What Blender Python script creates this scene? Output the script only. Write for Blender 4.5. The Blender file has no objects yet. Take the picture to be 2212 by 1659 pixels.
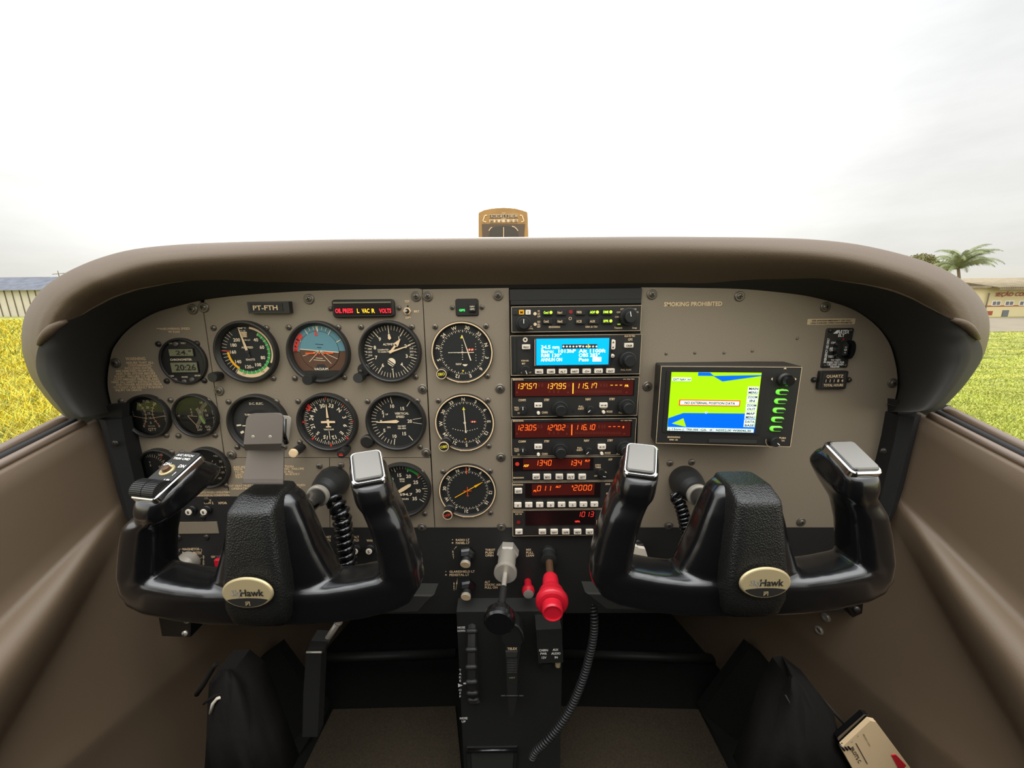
import bpy, math, random
import numpy as np
from mathutils import Vector, Matrix
random.seed(7); np.random.seed(7)
R = math.radians
SC = bpy.context.scene
COL = SC.collection
# ------------------------------------------------------------------ camera (world origin is the eye point)
FPX, CX, CY = 830.0, 1106.0, 829.5
PITCH, ROLL = R(12.0), R(0.7)
_c, _s = math.cos(PITCH), math.sin(PITCH)
FW = Vector((0, _c, -_s)); U0 = Vector((0, _s, _c)); R0 = Vector((1, 0, 0))
RT = R0*math.cos(ROLL) - U0*math.sin(ROLL)
UP = R0*math.sin(ROLL) + U0*math.cos(ROLL)
cd = bpy.data.cameras.new('camera'); cam = bpy.data.objects.new('camera', cd); COL.objects.link(cam)
cd.sensor_width = 36.0; cd.lens = FPX*36.0/2212.0; cd.clip_start = 0.01; cd.clip_end = 2000
M = Matrix.Identity(4)
for i, v in enumerate((RT, UP, -FW)):
    for j in range(3): M[j][i] = v[j]
cam.matrix_world = M
SC.camera = cam
SC.view_settings.view_transform = 'Standard'; SC.view_settings.look = 'None'
SC.view_settings.gamma = 1.0; SC.view_settings.exposure = 0.0; SC.view_settings.use_curve_mapping = False
SC.cycles.max_bounces = 6; SC.cycles.diffuse_bounces = 3; SC.cycles.glossy_bounces = 3
SC.cycles.transparent_max_bounces = 12; SC.cycles.sample_clamp_indirect = 4.0

def ray(px, py): return FW + RT*((px-CX)/FPX) + UP*((CY-py)/FPX)
def P(px, py, Y):
    d = ray(px, py); return d*(Y/d.y)
def PG(px, py, z):
    d = ray(px, py); return d*(z/d.z)
def PD(px, py, x0, k, y0):
    """ray meets the upright plane x = x0 + k*(y - y0)"""
    d = ray(px, py); t = (x0-k*y0)/(d.x-k*d.y); return d*t

# ------------------------------------------------------------------ sky: overcast, the sun low behind cloud ahead of the nose
def lin(c):
    if isinstance(c, (int, float)): c = (c, c, c)
    return tuple(((x/255.0)/12.92 if x/255.0 <= 0.04045 else ((x/255.0+0.055)/1.055)**2.4) for x in c)
W = bpy.data.worlds.new('world'); SC.world = W; W.use_nodes = True
nt = W.node_tree; nt.nodes.clear()
def N(t, **k):
    n = nt.nodes.new(t)
    for a, b in k.items(): setattr(n, a, b)
    return n
def L(a, b): nt.links.new(a, b)
tc = N('ShaderNodeTexCoord')
sund = Vector((-0.10, 1.0, 0.42)).normalized()
dp = N('ShaderNodeVectorMath', operation='DOT_PRODUCT'); L(tc.outputs['Generated'], dp.inputs[0]); dp.inputs[1].default_value = sund
glow = N('ShaderNodeValToRGB'); L(dp.outputs['Value'], glow.inputs[0])
e = glow.color_ramp.elements
e[0].position = 0.0; e[0].color = (1.75, 1.72, 1.66, 1)
e[1].position = 1.0; e[1].color = (4.2, 4.2, 4.1, 1)
for p_, v_ in ((0.30, 1.6), (0.50, 0.93), (0.66, 0.95), (0.80, 1.2), (0.92, 2.2)):
    q = e.new(p_); q.color = (v_, v_, v_, 1)
sep = N('ShaderNodeSeparateXYZ'); L(tc.outputs['Generated'], sep.inputs[0])
hz = N('ShaderNodeValToRGB'); L(sep.outputs['Z'], hz.inputs[0])
h = hz.color_ramp.elements
h[0].position = 0.0; h[0].color = (0.84, 0.78, 0.64, 1)
h[1].position = 0.6; h[1].color = (0.97, 1.0, 1.03, 1)
q = h.new(0.05); q.color = (0.84, 0.83, 0.77, 1); q = h.new(0.16); q.color = (0.97, 0.97, 0.94, 1)
mp = N('ShaderNodeMapping'); L(tc.outputs['Generated'], mp.inputs[0]); mp.inputs['Scale'].default_value = (1.2, 1.2, 4.5)
nz = N('ShaderNodeTexNoise'); L(mp.outputs[0], nz.inputs['Vector']); nz.inputs['Scale'].default_value = 2.2; nz.inputs['Detail'].default_value = 6; nz.inputs['Roughness'].default_value = 0.6
cl = N('ShaderNodeMapRange'); L(nz.outputs['Fac'], cl.inputs['Value']); cl.inputs['From Min'].default_value = 0.35; cl.inputs['From Max'].default_value = 0.65
cl.inputs['To Min'].default_value = 0.93; cl.inputs['To Max'].default_value = 1.06
m1 = N('ShaderNodeMix', data_type='RGBA', blend_type='MULTIPLY'); m1.inputs[0].default_value = 1.0
L(glow.outputs[0], m1.inputs[6]); L(hz.outputs[0], m1.inputs[7])
m2 = N('ShaderNodeMix', data_type='RGBA', blend_type='MULTIPLY'); m2.inputs[0].default_value = 1.0
L(m1.outputs[2], m2.inputs[6]); L(cl.outputs[0], m2.inputs[7])
zb_ = N('ShaderNodeMapRange', interpolation_type='SMOOTHSTEP'); L(sep.outputs['Z'], zb_.inputs['Value'])      # thin bright cloud overhead
zb_.inputs['From Min'].default_value = 0.58; zb_.inputs['From Max'].default_value = 0.85; zb_.inputs['To Min'].default_value = 1.0; zb_.inputs['To Max'].default_value = 2.8
m3 = N('ShaderNodeMix', data_type='RGBA', blend_type='MULTIPLY'); m3.inputs[0].default_value = 1.0
L(m2.outputs[2], m3.inputs[6]); L(zb_.outputs[0], m3.inputs[7])
bg = N('ShaderNodeBackground'); L(m3.outputs[2], bg.inputs[0]); bg.inputs[1].default_value = 1.0
wo = N('ShaderNodeOutputWorld'); L(bg.outputs[0], wo.inputs[0])
def lamp_sun(name, dirv, energy, angle, col):
    l = bpy.data.lights.new(name, 'SUN'); l.energy = energy; l.angle = R(angle); l.color = col
    o = bpy.data.objects.new(name, l); COL.objects.link(o)
    o.rotation_euler = Vector(dirv).to_track_quat('-Z', 'Y').to_euler(); return o
lamp_sun('sun', -sund, 3.0, 25, (1.0, 0.93, 0.80))

# ------------------------------------------------------------------ materials
MATS = {}
def mat(name, col, rough=0.5, metal=0.0, emit=0.0, bump=None, spec=0.5, coat=0.0, vary=None, ecol=None):
    """bump=(scale, strength, kind, distance); vary=(scale, amount) mottles the colour"""
    if name in MATS: return MATS[name]
    m = bpy.data.materials.new(name); m.use_nodes = True; MATS[name] = m
    t = m.node_tree; b = t.nodes['Principled BSDF']; c = lin(col)+(1,)
    b.inputs['Base Color'].default_value = c; b.inputs['Roughness'].default_value = rough
    b.inputs['Metallic'].default_value = metal; b.inputs['Specular IOR Level'].default_value = spec
    b.inputs['Coat Weight'].default_value = coat; b.inputs['Coat Roughness'].default_value = 0.15
    if emit:
        b.inputs['Emission Color'].default_value = (lin(ecol)+(1,)) if ecol else c; b.inputs['Emission Strength'].default_value = emit
    if bump or vary:
        co = t.nodes.new('ShaderNodeTexCoord')
    if bump:
        kind = bump[2] if len(bump) > 2 else 'noise'
        if kind == 'voronoi':
            n = t.nodes.new('ShaderNodeTexVoronoi'); n.inputs['Scale'].default_value = bump[0]; out = n.outputs['Distance']
        else:
            n = t.nodes.new('ShaderNodeTexNoise'); n.inputs['Scale'].default_value = bump[0]; n.inputs['Detail'].default_value = 3; out = n.outputs['Fac']
        t.links.new(co.outputs['Object'], n.inputs['Vector'])
        bp = t.nodes.new('ShaderNodeBump'); bp.inputs['Strength'].default_value = bump[1]
        bp.inputs['Distance'].default_value = bump[3] if len(bump) > 3 else 0.001
        t.links.new(out, bp.inputs['Height']); t.links.new(bp.outputs[0], b.inputs['Normal'])
    if vary:
        n = t.nodes.new('ShaderNodeTexNoise'); n.inputs['Scale'].default_value = vary[0]; n.inputs['Detail'].default_value = 4
        t.links.new(co.outputs['Object'], n.inputs['Vector'])
        mr = t.nodes.new('ShaderNodeMapRange'); mr.inputs['From Min'].default_value = 0.3; mr.inputs['From Max'].default_value = 0.7
        mr.inputs['To Min'].default_value = 1-vary[1]; mr.inputs['To Max'].default_value = 1+vary[1]
        t.links.new(n.outputs['Fac'], mr.inputs['Value'])
        mx = t.nodes.new('ShaderNodeMix'); mx.data_type = 'RGBA'; mx.blend_type = 'MULTIPLY'; mx.inputs[0].default_value = 1
        mx.inputs[6].default_value = c; t.links.new(mr.outputs[0], mx.inputs[7]); t.links.new(mx.outputs[2], b.inputs['Base Color'])
    return m
mat('panel_paint', (137, 124, 105), 0.6, vary=(900, .10), bump=(1500, .25, 'noise', .0003))
mat('radio_face', (34, 33, 30), .55, bump=(1500, .15, 'noise', .0002))
mat('black_panel', (33, 32, 30), .6, bump=(1200, .2, 'noise', .0003))
mat('bezel', (38, 36, 33), .45)
mat('dial_black', (27, 27, 25), .7)
mat('dial_dark_grey', (44, 43, 39), .7)
mat('white_mark', (240, 222, 190), .6)
mat('pure_white', (245, 240, 232), .55)
mat('cream', (236, 205, 160), .6)
mat('ink', (30, 27, 24), .6)
mat('red_mark', (225, 62, 48), .5)
mat('orange_mark', (240, 95, 35), .5)
mat('yellow_mark', (240, 225, 60), .5)
mat('amber_mark', (250, 180, 20), .5)
mat('green_mark', (60, 165, 75), .5)
mat('light_green', (175, 215, 120), .5)
mat('horizon_blue', (96, 142, 152), .6)
mat('horizon_brown', (92, 62, 42), .6)
mat('screw_metal', (120, 112, 100), .35, .6)
mat('dark_screw', (62, 58, 53), .4, .5)
mat('slot', (14, 13, 12), .7)
mat('black_plastic', (15, 15, 16), .24, coat=.8)
mat('knob_black', (34, 34, 33), .42)
mat('leather', (27, 27, 25), .32, bump=(680, .45, 'voronoi', .0010))
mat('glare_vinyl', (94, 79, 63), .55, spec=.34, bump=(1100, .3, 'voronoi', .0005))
mat('glare_lining_shade', (42, 39, 35), .8)  # lining colour deepened to stand in for shade under the glareshield
mat('side_vinyl', (114, 96, 76), .5, bump=(700, .25, 'noise', .0006))
mat('side_trim', (112, 94, 78), .3)
mat('seal', (23, 22, 21), .7)
mat('metal', (195, 186, 172), .3, .5)
mat('satin_metal', (176, 168, 155), .34, .35)
mat('clip_metal', (112, 104, 96), .42, .55)
mat('pad_metal', (132, 129, 123), .42, .55)
mat('chrome', (225, 222, 218), .12, 1.0)
mat('badge_gold', (190, 172, 130), .35, .35)
mat('red_plastic', (205, 28, 46), .35)
mat('red_dark', (150, 25, 30), .5)
mat('ivory', (238, 225, 205), .5)
mat('lcd', (128, 126, 96), .4)
mat('lcd_digit', (40, 40, 34), .5)
mat('beige_label', (215, 190, 150), .6)
mat('carpet', (60, 50, 34), .95, bump=(500, .8, 'noise', .003), vary=(300, .3))
mat('floor_dark', (22, 21, 19), .95, spec=.2, bump=(300, .4))
mat('pouch', (29, 26, 23), .9, spec=.2, bump=(60, .3, 'noise', .004))
mat('brown_rod', (92, 66, 44), .5, .3)
mat('compass_amber', (168, 128, 68), .5, vary=(40, .12))
mat('compass_dark', (92, 76, 58), .5)
mat('compass_dark2', (70, 62, 50), .5)
mat('radio_window', (84, 27, 22), .3)
mat('radio_window_dark', (26, 15, 15), .3)
mat('ghost_segment', (112, 46, 34), .4)
mat('seg_lit', (255, 90, 30), .5, emit=1.6, ecol=(255, 96, 30))
mat('seg_hot', (255, 170, 60), .5, emit=1.8, ecol=(255, 150, 40))
mat('seg_red', (255, 60, 50), .5, emit=1.3, ecol=(255, 64, 48))
mat('ann_red', (255, 30, 50), .5, emit=1.2, ecol=(255, 36, 50))
mat('ann_amber', (255, 190, 30), .5, emit=1.1, ecol=(250, 190, 40))
mat('led_green', (190, 255, 60), .5, emit=1.3, ecol=(190, 255, 50))
mat('ann_green', (70, 255, 110), .5, emit=1.0)
mat('screen_blue', (0, 160, 235), .3, emit=.85, ecol=(0, 165, 240))
mat('screen_text', (245, 255, 225), .3, emit=.9)
mat('map_green', (150, 205, 10), .3, emit=.8, ecol=(152, 212, 8))
mat('map_blue', (0, 90, 225), .3, emit=.8, ecol=(0, 96, 228))
mat('map_white', (215, 240, 225), .3, emit=.75)
mat('map_red', (235, 50, 30), .3, emit=.8)
mat('key_green', (110, 225, 60), .4, emit=.7)
def glass_mat():
    m = bpy.data.materials.new('gauge_glass'); m.use_nodes = True; MATS['gauge_glass'] = m; t = m.node_tree; t.nodes.clear()
    tr = t.nodes.new('ShaderNodeBsdfTransparent'); gl = t.nodes.new('ShaderNodeBsdfGlossy'); gl.inputs['Roughness'].default_value = .05
    fr = t.nodes.new('ShaderNodeFresnel'); fr.inputs[0].default_value = 1.45; mx = t.nodes.new('ShaderNodeMixShader'); o = t.nodes.new('ShaderNodeOutputMaterial')
    t.links.new(fr.outputs[0], mx.inputs[0]); t.links.new(tr.outputs[0], mx.inputs[1]); t.links.new(gl.outputs[0], mx.inputs[2]); t.links.new(mx.outputs[0], o.inputs[0])
    m = bpy.data.materials.new('clear_pane'); m.use_nodes = True; MATS['clear_pane'] = m; t = m.node_tree; t.nodes.clear()
    tr = t.nodes.new('ShaderNodeBsdfTransparent'); o = t.nodes.new('ShaderNodeOutputMaterial'); t.links.new(tr.outputs[0], o.inputs[0])
glass_mat()

# ------------------------------------------------------------------ glyphs of the built-in font, laid out by hand
CHARS = "ABCDEFGHIJKLMNOPQRSTUVWXYZabcdefghijklmnopqrstuvwxyz0123456789.,:;-+/*()=°<>|!'ÇÃ●▲▼◆ "
GL, ADV = {}, {}
def build_glyphs():
    objs = []
    def mk(s, off):
        c = bpy.data.curves.new('g', 'FONT'); c.body = s; c.size = 1.0; c.offset = off; c.resolution_u = 2
        o = bpy.data.objects.new('g', c); COL.objects.link(o); objs.append(o); return o
    a = {}
    for ch in CHARS: a[ch] = (mk(ch, 0.022), mk(ch+'I', 0))
    ref = mk('I', 0)
    dg = bpy.context.evaluated_depsgraph_get(); dg.update()
    def ms(o):
        m = o.evaluated_get(dg).to_mesh(); v = [(q.co.x, q.co.y) for q in m.vertices]; f = [tuple(p.vertices) for p in m.polygons]
        o.evaluated_get(dg).to_mesh_clear(); return v, f
    rx = max(p[0] for p in ms(ref)[0])
    for ch, (o1, o2) in a.items():
        v, f = ms(o1); w, _ = ms(o2); GL[ch] = (v, f); ADV[ch] = max(p[0] for p in w)-rx
    for o in objs:
        c = o.data; bpy.data.objects.remove(o); bpy.data.curves.remove(c)
build_glyphs()
CAP = max(p[1] for p in GL['H'][0])

# ------------------------------------------------------------------ mesh collecting
class MB:
    def __init__(s): s.v = []; s.f = []; s.m = []; s.sm = []
    def add(s, vs, fs, m, smooth=False):
        b = len(s.v); s.v.extend([tuple(q) for q in vs])
        for f in fs: s.f.append(tuple(b+i for i in f)); s.m.append(m); s.sm.append(smooth)
    def box(s, a, b, m, bev=0.0):
        x0, y0, z0 = [min(a[i], b[i]) for i in range(3)]; x1, y1, z1 = [max(a[i], b[i]) for i in range(3)]
        if bev <= 0:
            s.add([(x0,y0,z0),(x1,y0,z0),(x1,y1,z0),(x0,y1,z0),(x0,y0,z1),(x1,y0,z1),(x1,y1,z1),(x0,y1,z1)],
                  [(0,3,2,1),(4,5,6,7),(0,1,5,4),(1,2,6,5),(2,3,7,6),(3,0,4,7)], m)
        else:   # a rounded plate: rounded in x-z, chamfered at the front (y0)
            s.rplate((x0+x1)/2, (z0+z1)/2, (x1-x0)/2, (z1-z0)/2, y0, y1, bev, m)
    def glass(s, r, y, m, n=48):
        s.add([(r*math.sin(2*math.pi*j/n), y, r*math.cos(2*math.pi*j/n)) for j in range(n)], [tuple(reversed(range(n)))], m)
    def rplate(s, cx, cz, hx, hz, yf, yb, r, m, ch=None, n=4):
        ch = r*.35 if ch is None else ch
        def ring(ins, y):
            pts = []; rr = max(r-ins, 1e-5)
            for k, (sx, sz) in enumerate(((1,1),(-1,1),(-1,-1),(1,-1))):
                for j in range(n+1):
                    a = (k + j/n)*math.pi/2
                    pts.append((cx+sx*(hx-r)+rr*math.cos(a), y, cz+sz*(hz-r)+rr*math.sin(a)))
            return pts
        s.loft([ring(0, yb), ring(0, yf+ch), ring(ch, yf)], m, cap=True)
    def loft(s, rings, m, cap=False, smooth=False, closed=True, capm=None):
        b = len(s.v); n = len(rings[0])
        for r in rings: s.v.extend([tuple(q) for q in r])
        for i in range(len(rings)-1):
            for j in range(n if closed else n-1):
                k = (j+1) % n
                s.f.append((b+i*n+j, b+i*n+k, b+(i+1)*n+k, b+(i+1)*n+j)); s.m.append(m); s.sm.append(smooth)
        if cap:
            s.f.append(tuple(b+j for j in reversed(range(n)))); s.m.append(capm or m); s.sm.append(False)
            s.f.append(tuple(b+(len(rings)-1)*n+j for j in range(n))); s.m.append(capm or m); s.sm.append(False)
    def lathe(s, c, prof, m, n=32, axis=(0,-1,0), cap=True, smooth=True, sx=1.0, ribs=0, rib=0.0):
        """prof: list of (radius, height along axis) or (radius, height, material)"""
        ax = Vector(axis).normalized(); u = ax.orthogonal().normalized() if abs(ax.y) < .9 else Vector((1,0,0)); u = (u-ax*u.dot(ax)).normalized(); w = ax.cross(u)
        C_ = Vector(c); rings = []
        for p in prof:
            rr = []
            for j in range(n):
                a = 2*math.pi*j/n; r = p[0]*(1+(rib if ribs and (j*ribs*2//n) % 2 else 0))
                rr.append(C_+ax*p[1]+u*(r*math.cos(a)*sx)+w*(r*math.sin(a)))
            rings.append(rr)
        for i in range(len(rings)-1):
            mm = prof[i+1][2] if len(prof[i+1]) > 2 else m
            s.loft([rings[i], rings[i+1]], mm, smooth=smooth and not ribs)
        if cap:
            b = len(s.v); s.v.extend([tuple(q) for q in rings[-1]]); s.f.append(tuple(b+j for j in range(n))); s.m.append(prof[-1][2] if len(prof[-1]) > 2 else m); s.sm.append(False)
            b = len(s.v); s.v.extend([tuple(q) for q in rings[0]]); s.f.append(tuple(b+j for j in reversed(range(n)))); s.m.append(m); s.sm.append(False)
    def poly(s, pts, y, m):          # flat x-z polygon at depth y
        s.add([(p[0], y, p[1]) for p in pts], [tuple(range(len(pts)))], m)
    def prism(s, pts, y0, y1, m):
        s.loft([[(p[0], y1, p[1]) for p in pts], [(p[0], y0, p[1]) for p in pts]], m, cap=True)
    def disc(s, cx, cz, r, y, m, n=40, r0=0.0, a0=0, a1=360):
        full = a1-a0 >= 360
        k = n if full else max(2, int(n*(a1-a0)/360)); A = [R(a0+(a1-a0)*j/k) for j in range(k+(0 if full else 1))]
        if r0 <= 0 and full:
            s.poly([(cx+r*math.sin(a), cz+r*math.cos(a)) for a in A], y, m); return
        o = [(cx+r*math.sin(a), y, cz+r*math.cos(a)) for a in A]; i_ = [(cx+r0*math.sin(a), y, cz+r0*math.cos(a)) for a in A]
        s.loft([i_, o], m, closed=full)
    def line(s, x0, z0, x1, z1, w, y, m, w1=None):
        d = Vector((x1-x0, z1-z0)); l = d.length or 1e-9; nx, nz = -d.y/l, d.x/l; w1 = w if w1 is None else w1
        s.poly([(x0-nx*w/2, z0-nz*w/2), (x0+nx*w/2, z0+nz*w/2), (x1+nx*w1/2, z1+nz*w1/2), (x1-nx*w1/2, z1-nz*w1/2)], y, m)
    def tick(s, r0, r1, a, w, y, m, cx=0, cz=0, w1=None):
        sn, cs = math.sin(R(a)), math.cos(R(a)); s.line(cx+r0*sn, cz+r0*cs, cx+r1*sn, cz+r1*cs, w, y, m, w1)
    def text(s, t, x, z, h, m, y, al='C', rot=0.0, width=None, xs=1.0, slant=0.0):
        """upright x-z lettering, h = cap height, centred on z; rot clockwise degrees"""
        k = h/CAP; tw = sum(ADV.get(c, .3) for c in t)*k
        if width: xs = width/max(tw, 1e-9)
        tw *= xs; ox = {'C': -tw/2, 'L': 0.0, 'R': -tw}[al]; cr, sr = math.cos(R(rot)), math.sin(R(rot)); pen = 0.0
        for c in t:
            if c in GL:
                vs, fs = GL[c]; out = []
                for (gx, gy) in vs:
                    lx = ox+pen+gx*k*xs+slant*gy*k; lz = gy*k-h/2
                    out.append((x+lx*cr+lz*sr, y, z-lx*sr+lz*cr))
                s.add(out, fs, m)
            pen += ADV.get(c, .3)*k*xs
    def tube(s, pts, r, m, n=10, cap=True, smooth=True, up=None):
        """round tube; r a number or a list"""
        pts = [Vector(p) for p in pts]; rings = []; u = None
        for i, p in enumerate(pts):
            d = (pts[min(i+1, len(pts)-1)]-pts[max(i-1, 0)]).normalized()
            if u is None: u = d.orthogonal().normalized() if up is None else (Vector(up)-d*Vector(up).dot(d)).normalized()
            u = (u-d*u.dot(d)).normalized(); w = d.cross(u); rr = r[i] if isinstance(r, (list, tuple)) else r
            rings.append([p+u*(rr*math.cos(2*math.pi*j/n))+w*(rr*math.sin(2*math.pi*j/n)) for j in range(n)])
        s.loft(rings, m, cap=cap, smooth=smooth)
    def sweep(s, pts, secs, m, side=(1,0,0), n=28, e=2.6, cap=True):
        """super-elliptic section (half width along side, half depth) carried along pts"""
        pts = [Vector(p) for p in pts]; rings = []
        for i, p in enumerate(pts):
            d = (pts[min(i+1, len(pts)-1)]-pts[max(i-1, 0)]).normalized()
            sd = Vector(side); u = (sd-d*sd.dot(d)).normalized(); w = d.cross(u); a, b = secs[i][:2]; ee = secs[i][2] if len(secs[i]) > 2 else e
            rg = []
            for j in range(n):
                t = 2*math.pi*j/n; ct, st = math.cos(t), math.sin(t)
                rg.append(p+u*(a*math.copysign(abs(ct)**(2/ee), ct))+w*(b*math.copysign(abs(st)**(2/ee), st)))
            rings.append(rg)
        s.loft(rings, m, cap=cap, smooth=True)
    def build(s, name, parent=None, label=None, loc=None):
        me = bpy.data.meshes.new(name); me.from_pydata(s.v, [], s.f)
        names = []
        for m in s.m:
            if m not in names: names.append(m)
        for m in names: me.materials.append(MATS[m])
        idx = {m: i for i, m in enumerate(names)}
        me.polygons.foreach_set('material_index', [idx[m] for m in s.m]); me.polygons.foreach_set('use_smooth', s.sm); me.update()
        o = bpy.data.objects.new(name, me); COL.objects.link(o)
        if parent is not None: o.parent = parent
        if loc is not None: o.location = loc
        if label: o['label'] = label
        return o
def thing(name, label, cat, loc=(0,0,0), group=None, rot=(0,0,0)):
    o = bpy.data.objects.new(name, None); COL.objects.link(o); o.location = loc; o.rotation_euler = rot; o.empty_display_size = .02
    o['label'] = label; o['category'] = cat
    if group: o['group'] = group
    return o
def tag(o, label, cat, group=None, kind=None):
    o['label'] = label; o['category'] = cat
    if group: o['group'] = group
    if kind: o['kind'] = kind
    return o
def struct(o, label=None, cat='trim'):
    o['kind'] = 'structure'
    if label: o['label'] = label; o['category'] = cat
    return o
def smooth_poly(pts, k=4, closed=False):
    pts = [Vector(p) for p in pts]; out = []; n = len(pts)
    for i in range(n-1):
        p0, p1, p2, p3 = pts[max(i-1,0)], pts[i], pts[i+1], pts[min(i+2,n-1)]
        for j in range(k):
            t = j/k; out.append(.5*((2*p1)+(p2-p0)*t+(2*p0-5*p1+4*p2-p3)*t*t+(3*p1-p0-3*p2+p3)*t**3))
    out.append(pts[-1]); return out
D = 0.484                          # distance of the instrument panel ahead of the eye
class Plane:
    """a face at distance Y whose local origin is the root; turns photo measurements into local x, z"""
    def __init__(s, px, py, Y=D): s.o = P(px, py, Y); s.Y = Y
    def __call__(s, px, py):
        q = P(px, py, s.Y); return q.x-s.o.x, q.z-s.o.z
def fit(mb, pl, t, xl, xr, yc, hpx, m, y, slant=0.0):
    """a line of lettering spanning xl..xr at height yc"""
    a = pl(xl, yc); b = pl(xr, yc); h = pl(xl, yc-hpx/2)[1]-pl(xl, yc+hpx/2)[1]
    mb.text(t, (a[0]+b[0])/2, (a[1]+b[1])/2, h, m, y, width=b[0]-a[0], slant=slant)
SCREW = {}
def screw(parent, x, z, r=.0036, y=0.0, m='screw_metal', washer=False):
    key = (round(r, 4), m, washer)
    if key not in SCREW:
        b = MB()
        if washer: b.lathe((0,0,0), [(r*1.0,0),(r*1.0,.0012),(r*.85,.0018),(r*.62,.0018),(r*.60,.0024),(r*.45,.0031),(r*.2,.0034)], m, n=24)
        else: b.lathe((0,0,0), [(r,0),(r,.0008),(r*.85,.0018),(r*.5,.0026),(r*.2,.0028)], m, n=20)
        hh = -.0036 if washer else -.0030; q = r*.36 if washer else r*.55
        b.line(-q, 0, q, 0, r*.17, hh, 'slot'); b.line(0, -q, 0, q, r*.17, hh, 'slot')
        SCREW[key] = b.build('screw')
        o = SCREW[key]
    else:
        o = SCREW[key].copy(); COL.objects.link(o)
    o.parent = parent; o.location = (x, y, z); o.rotation_euler = (0, random.uniform(0, 1.5), 0); return o
# ================================================================== outside: airfield, sheds, palm
GZ = -1.85
def ground_mat():
    m = bpy.data.materials.new('ground_turf'); m.use_nodes = True; MATS['ground_turf'] = m; t = m.node_tree; b = t.nodes['Principled BSDF']; b.inputs['Roughness'].default_value = .9
    co = t.nodes.new('ShaderNodeTexCoord'); prev = None
    def nz_(sc, det, sx=(1,1,1)):
        mp_ = t.nodes.new('ShaderNodeMapping'); mp_.inputs['Scale'].default_value = sx; t.links.new(co.outputs['Object'], mp_.inputs[0])
        n = t.nodes.new('ShaderNodeTexNoise'); n.inputs['Scale'].default_value = sc; n.inputs['Detail'].default_value = det; t.links.new(mp_.outputs[0], n.inputs['Vector']); return n
    a = nz_(1.3, 8, (.35,1.6,1)); r = t.nodes.new('ShaderNodeValToRGB'); t.links.new(a.outputs['Fac'], r.inputs[0])
    el = r.color_ramp.elements
    el[0].position = .36; el[0].color = lin((88, 92, 30))+(1,); el[1].position = .66; el[1].color = lin((160, 154, 66))+(1,)
    q = el.new(.5); q.color = lin((128, 130, 46))+(1,)
    a2 = nz_(14, 6); r2 = t.nodes.new('ShaderNodeMapRange'); r2.inputs['To Min'].default_value = .72; r2.inputs['To Max'].default_value = 1.25; r2.inputs['From Min'].default_value = .3; r2.inputs['From Max'].default_value = .7
    t.links.new(a2.outputs['Fac'], r2.inputs[0]); mx = t.nodes.new('ShaderNodeMix'); mx.data_type = 'RGBA'; mx.blend_type = 'MULTIPLY'; mx.inputs[0].default_value = 1
    t.links.new(r.outputs[0], mx.inputs[6]); t.links.new(r2.outputs[0], mx.inputs[7]); t.links.new(mx.outputs[2], b.inputs['Base Color'])
    bp = t.nodes.new('ShaderNodeBump'); bp.inputs['Strength'].default_value = .8; bp.inputs['Distance'].default_value = .05; t.links.new(a2.outputs['Fac'], bp.inputs['Height']); t.links.new(bp.outputs[0], b.inputs['Normal'])
ground_mat()
mat('blade_yellow', (200, 176, 14), .6, vary=(1.2, .35)); mat('blade_green', (104, 120, 14), .6, vary=(1.2, .3)); mat('blade_pale', (204, 196, 66), .6, vary=(1.5, .3))
mat('mown_light', (178, 182, 78), .7, vary=(.5, .3)); mat('mown_green', (146, 156, 58), .7, vary=(.5, .3)); mat('road_grey', (112, 102, 84), .9, vary=(.8, .12)); mat('shed_wall', (198, 190, 174), .8, vary=(.3, .06)); mat('shed_dark', (108, 96, 78), .8)
mat('shed_roof', (86, 90, 100), .7, vary=(.8, .3)); mat('station_wall', (204, 190, 148), .8); mat('station_roof', (128, 116, 92), .8, vary=(2, .2))
mat('station_red', (148, 70, 48), .7); mat('window_grey', (96, 98, 104), .3); mat('palm_leaf', (122, 130, 88), .6, vary=(2, .3)); mat('palm_trunk', (110, 96, 74), .9)
mat('bush_leaf', (112, 108, 60), .8, vary=(3, .3)); mat('yellow_roof', (224, 192, 90), .8)
g = MB(); g.add([(-400,-60,0),(400,-60,0),(400,700,0),(-400,700,0)], [(0,1,2,3)], 'ground_turf'); o = g.build('ground', loc=(0,0,GZ)); struct(o, 'bright yellow-green grass airfield outside the aircraft', 'ground')
g = MB(); g.box((2,20.5,0),(120,34.5,.02),'road_grey'); o = g.build('road', loc=(0,0,GZ)); struct(o, 'grey taxiway strip in front of the cream building', 'road')

def grass(name, wk, label, n, region, hgt, mats, far=60):
    V = []; F = []; Mi = []
    mb = MB(); k = 0; tries = 0
    while k < n and tries < n*30:
        tries += 1
        px, py = region(); q = PG(px, py, GZ)
        if q.y < 0 or q.length > far: continue
        d = q.length; hh = hgt*random.uniform(.5, 1.3)*(1 if d < 40 else 1.5); w = wk*(.003+.0009*d)
        a = random.uniform(0, math.pi); lean = random.uniform(-.8, .8)*hh; ln2 = random.uniform(-.8, .8)*hh
        ux, uy = math.cos(a)*w, math.sin(a)*w
        mb.add([(q.x-ux, q.y-uy, GZ), (q.x+ux, q.y+uy, GZ), (q.x+lean*.4+ux*.6, q.y+ln2*.4+uy*.6, GZ+hh*.6), (q.x+lean*.4-ux*.6, q.y+ln2*.4-uy*.6, GZ+hh*.6), (q.x+lean, q.y+ln2, GZ+hh*.9)],
               [(0,1,2,3),(3,2,4)], random.choices(mats, (5,3,2))[0]); k += 1
    o = mb.build(name); tag(o, label, 'grass', kind='stuff')
def regL():
    while True:
        py = 683+random.random()**1.5*350; px = random.uniform(-420, 260)
        if px < 60+max(0,(py-690))*.75+40: return px, py
def regR():
    return random.triangular(1600, 2600, 2080), 716+random.random()**1.2*320
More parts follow.
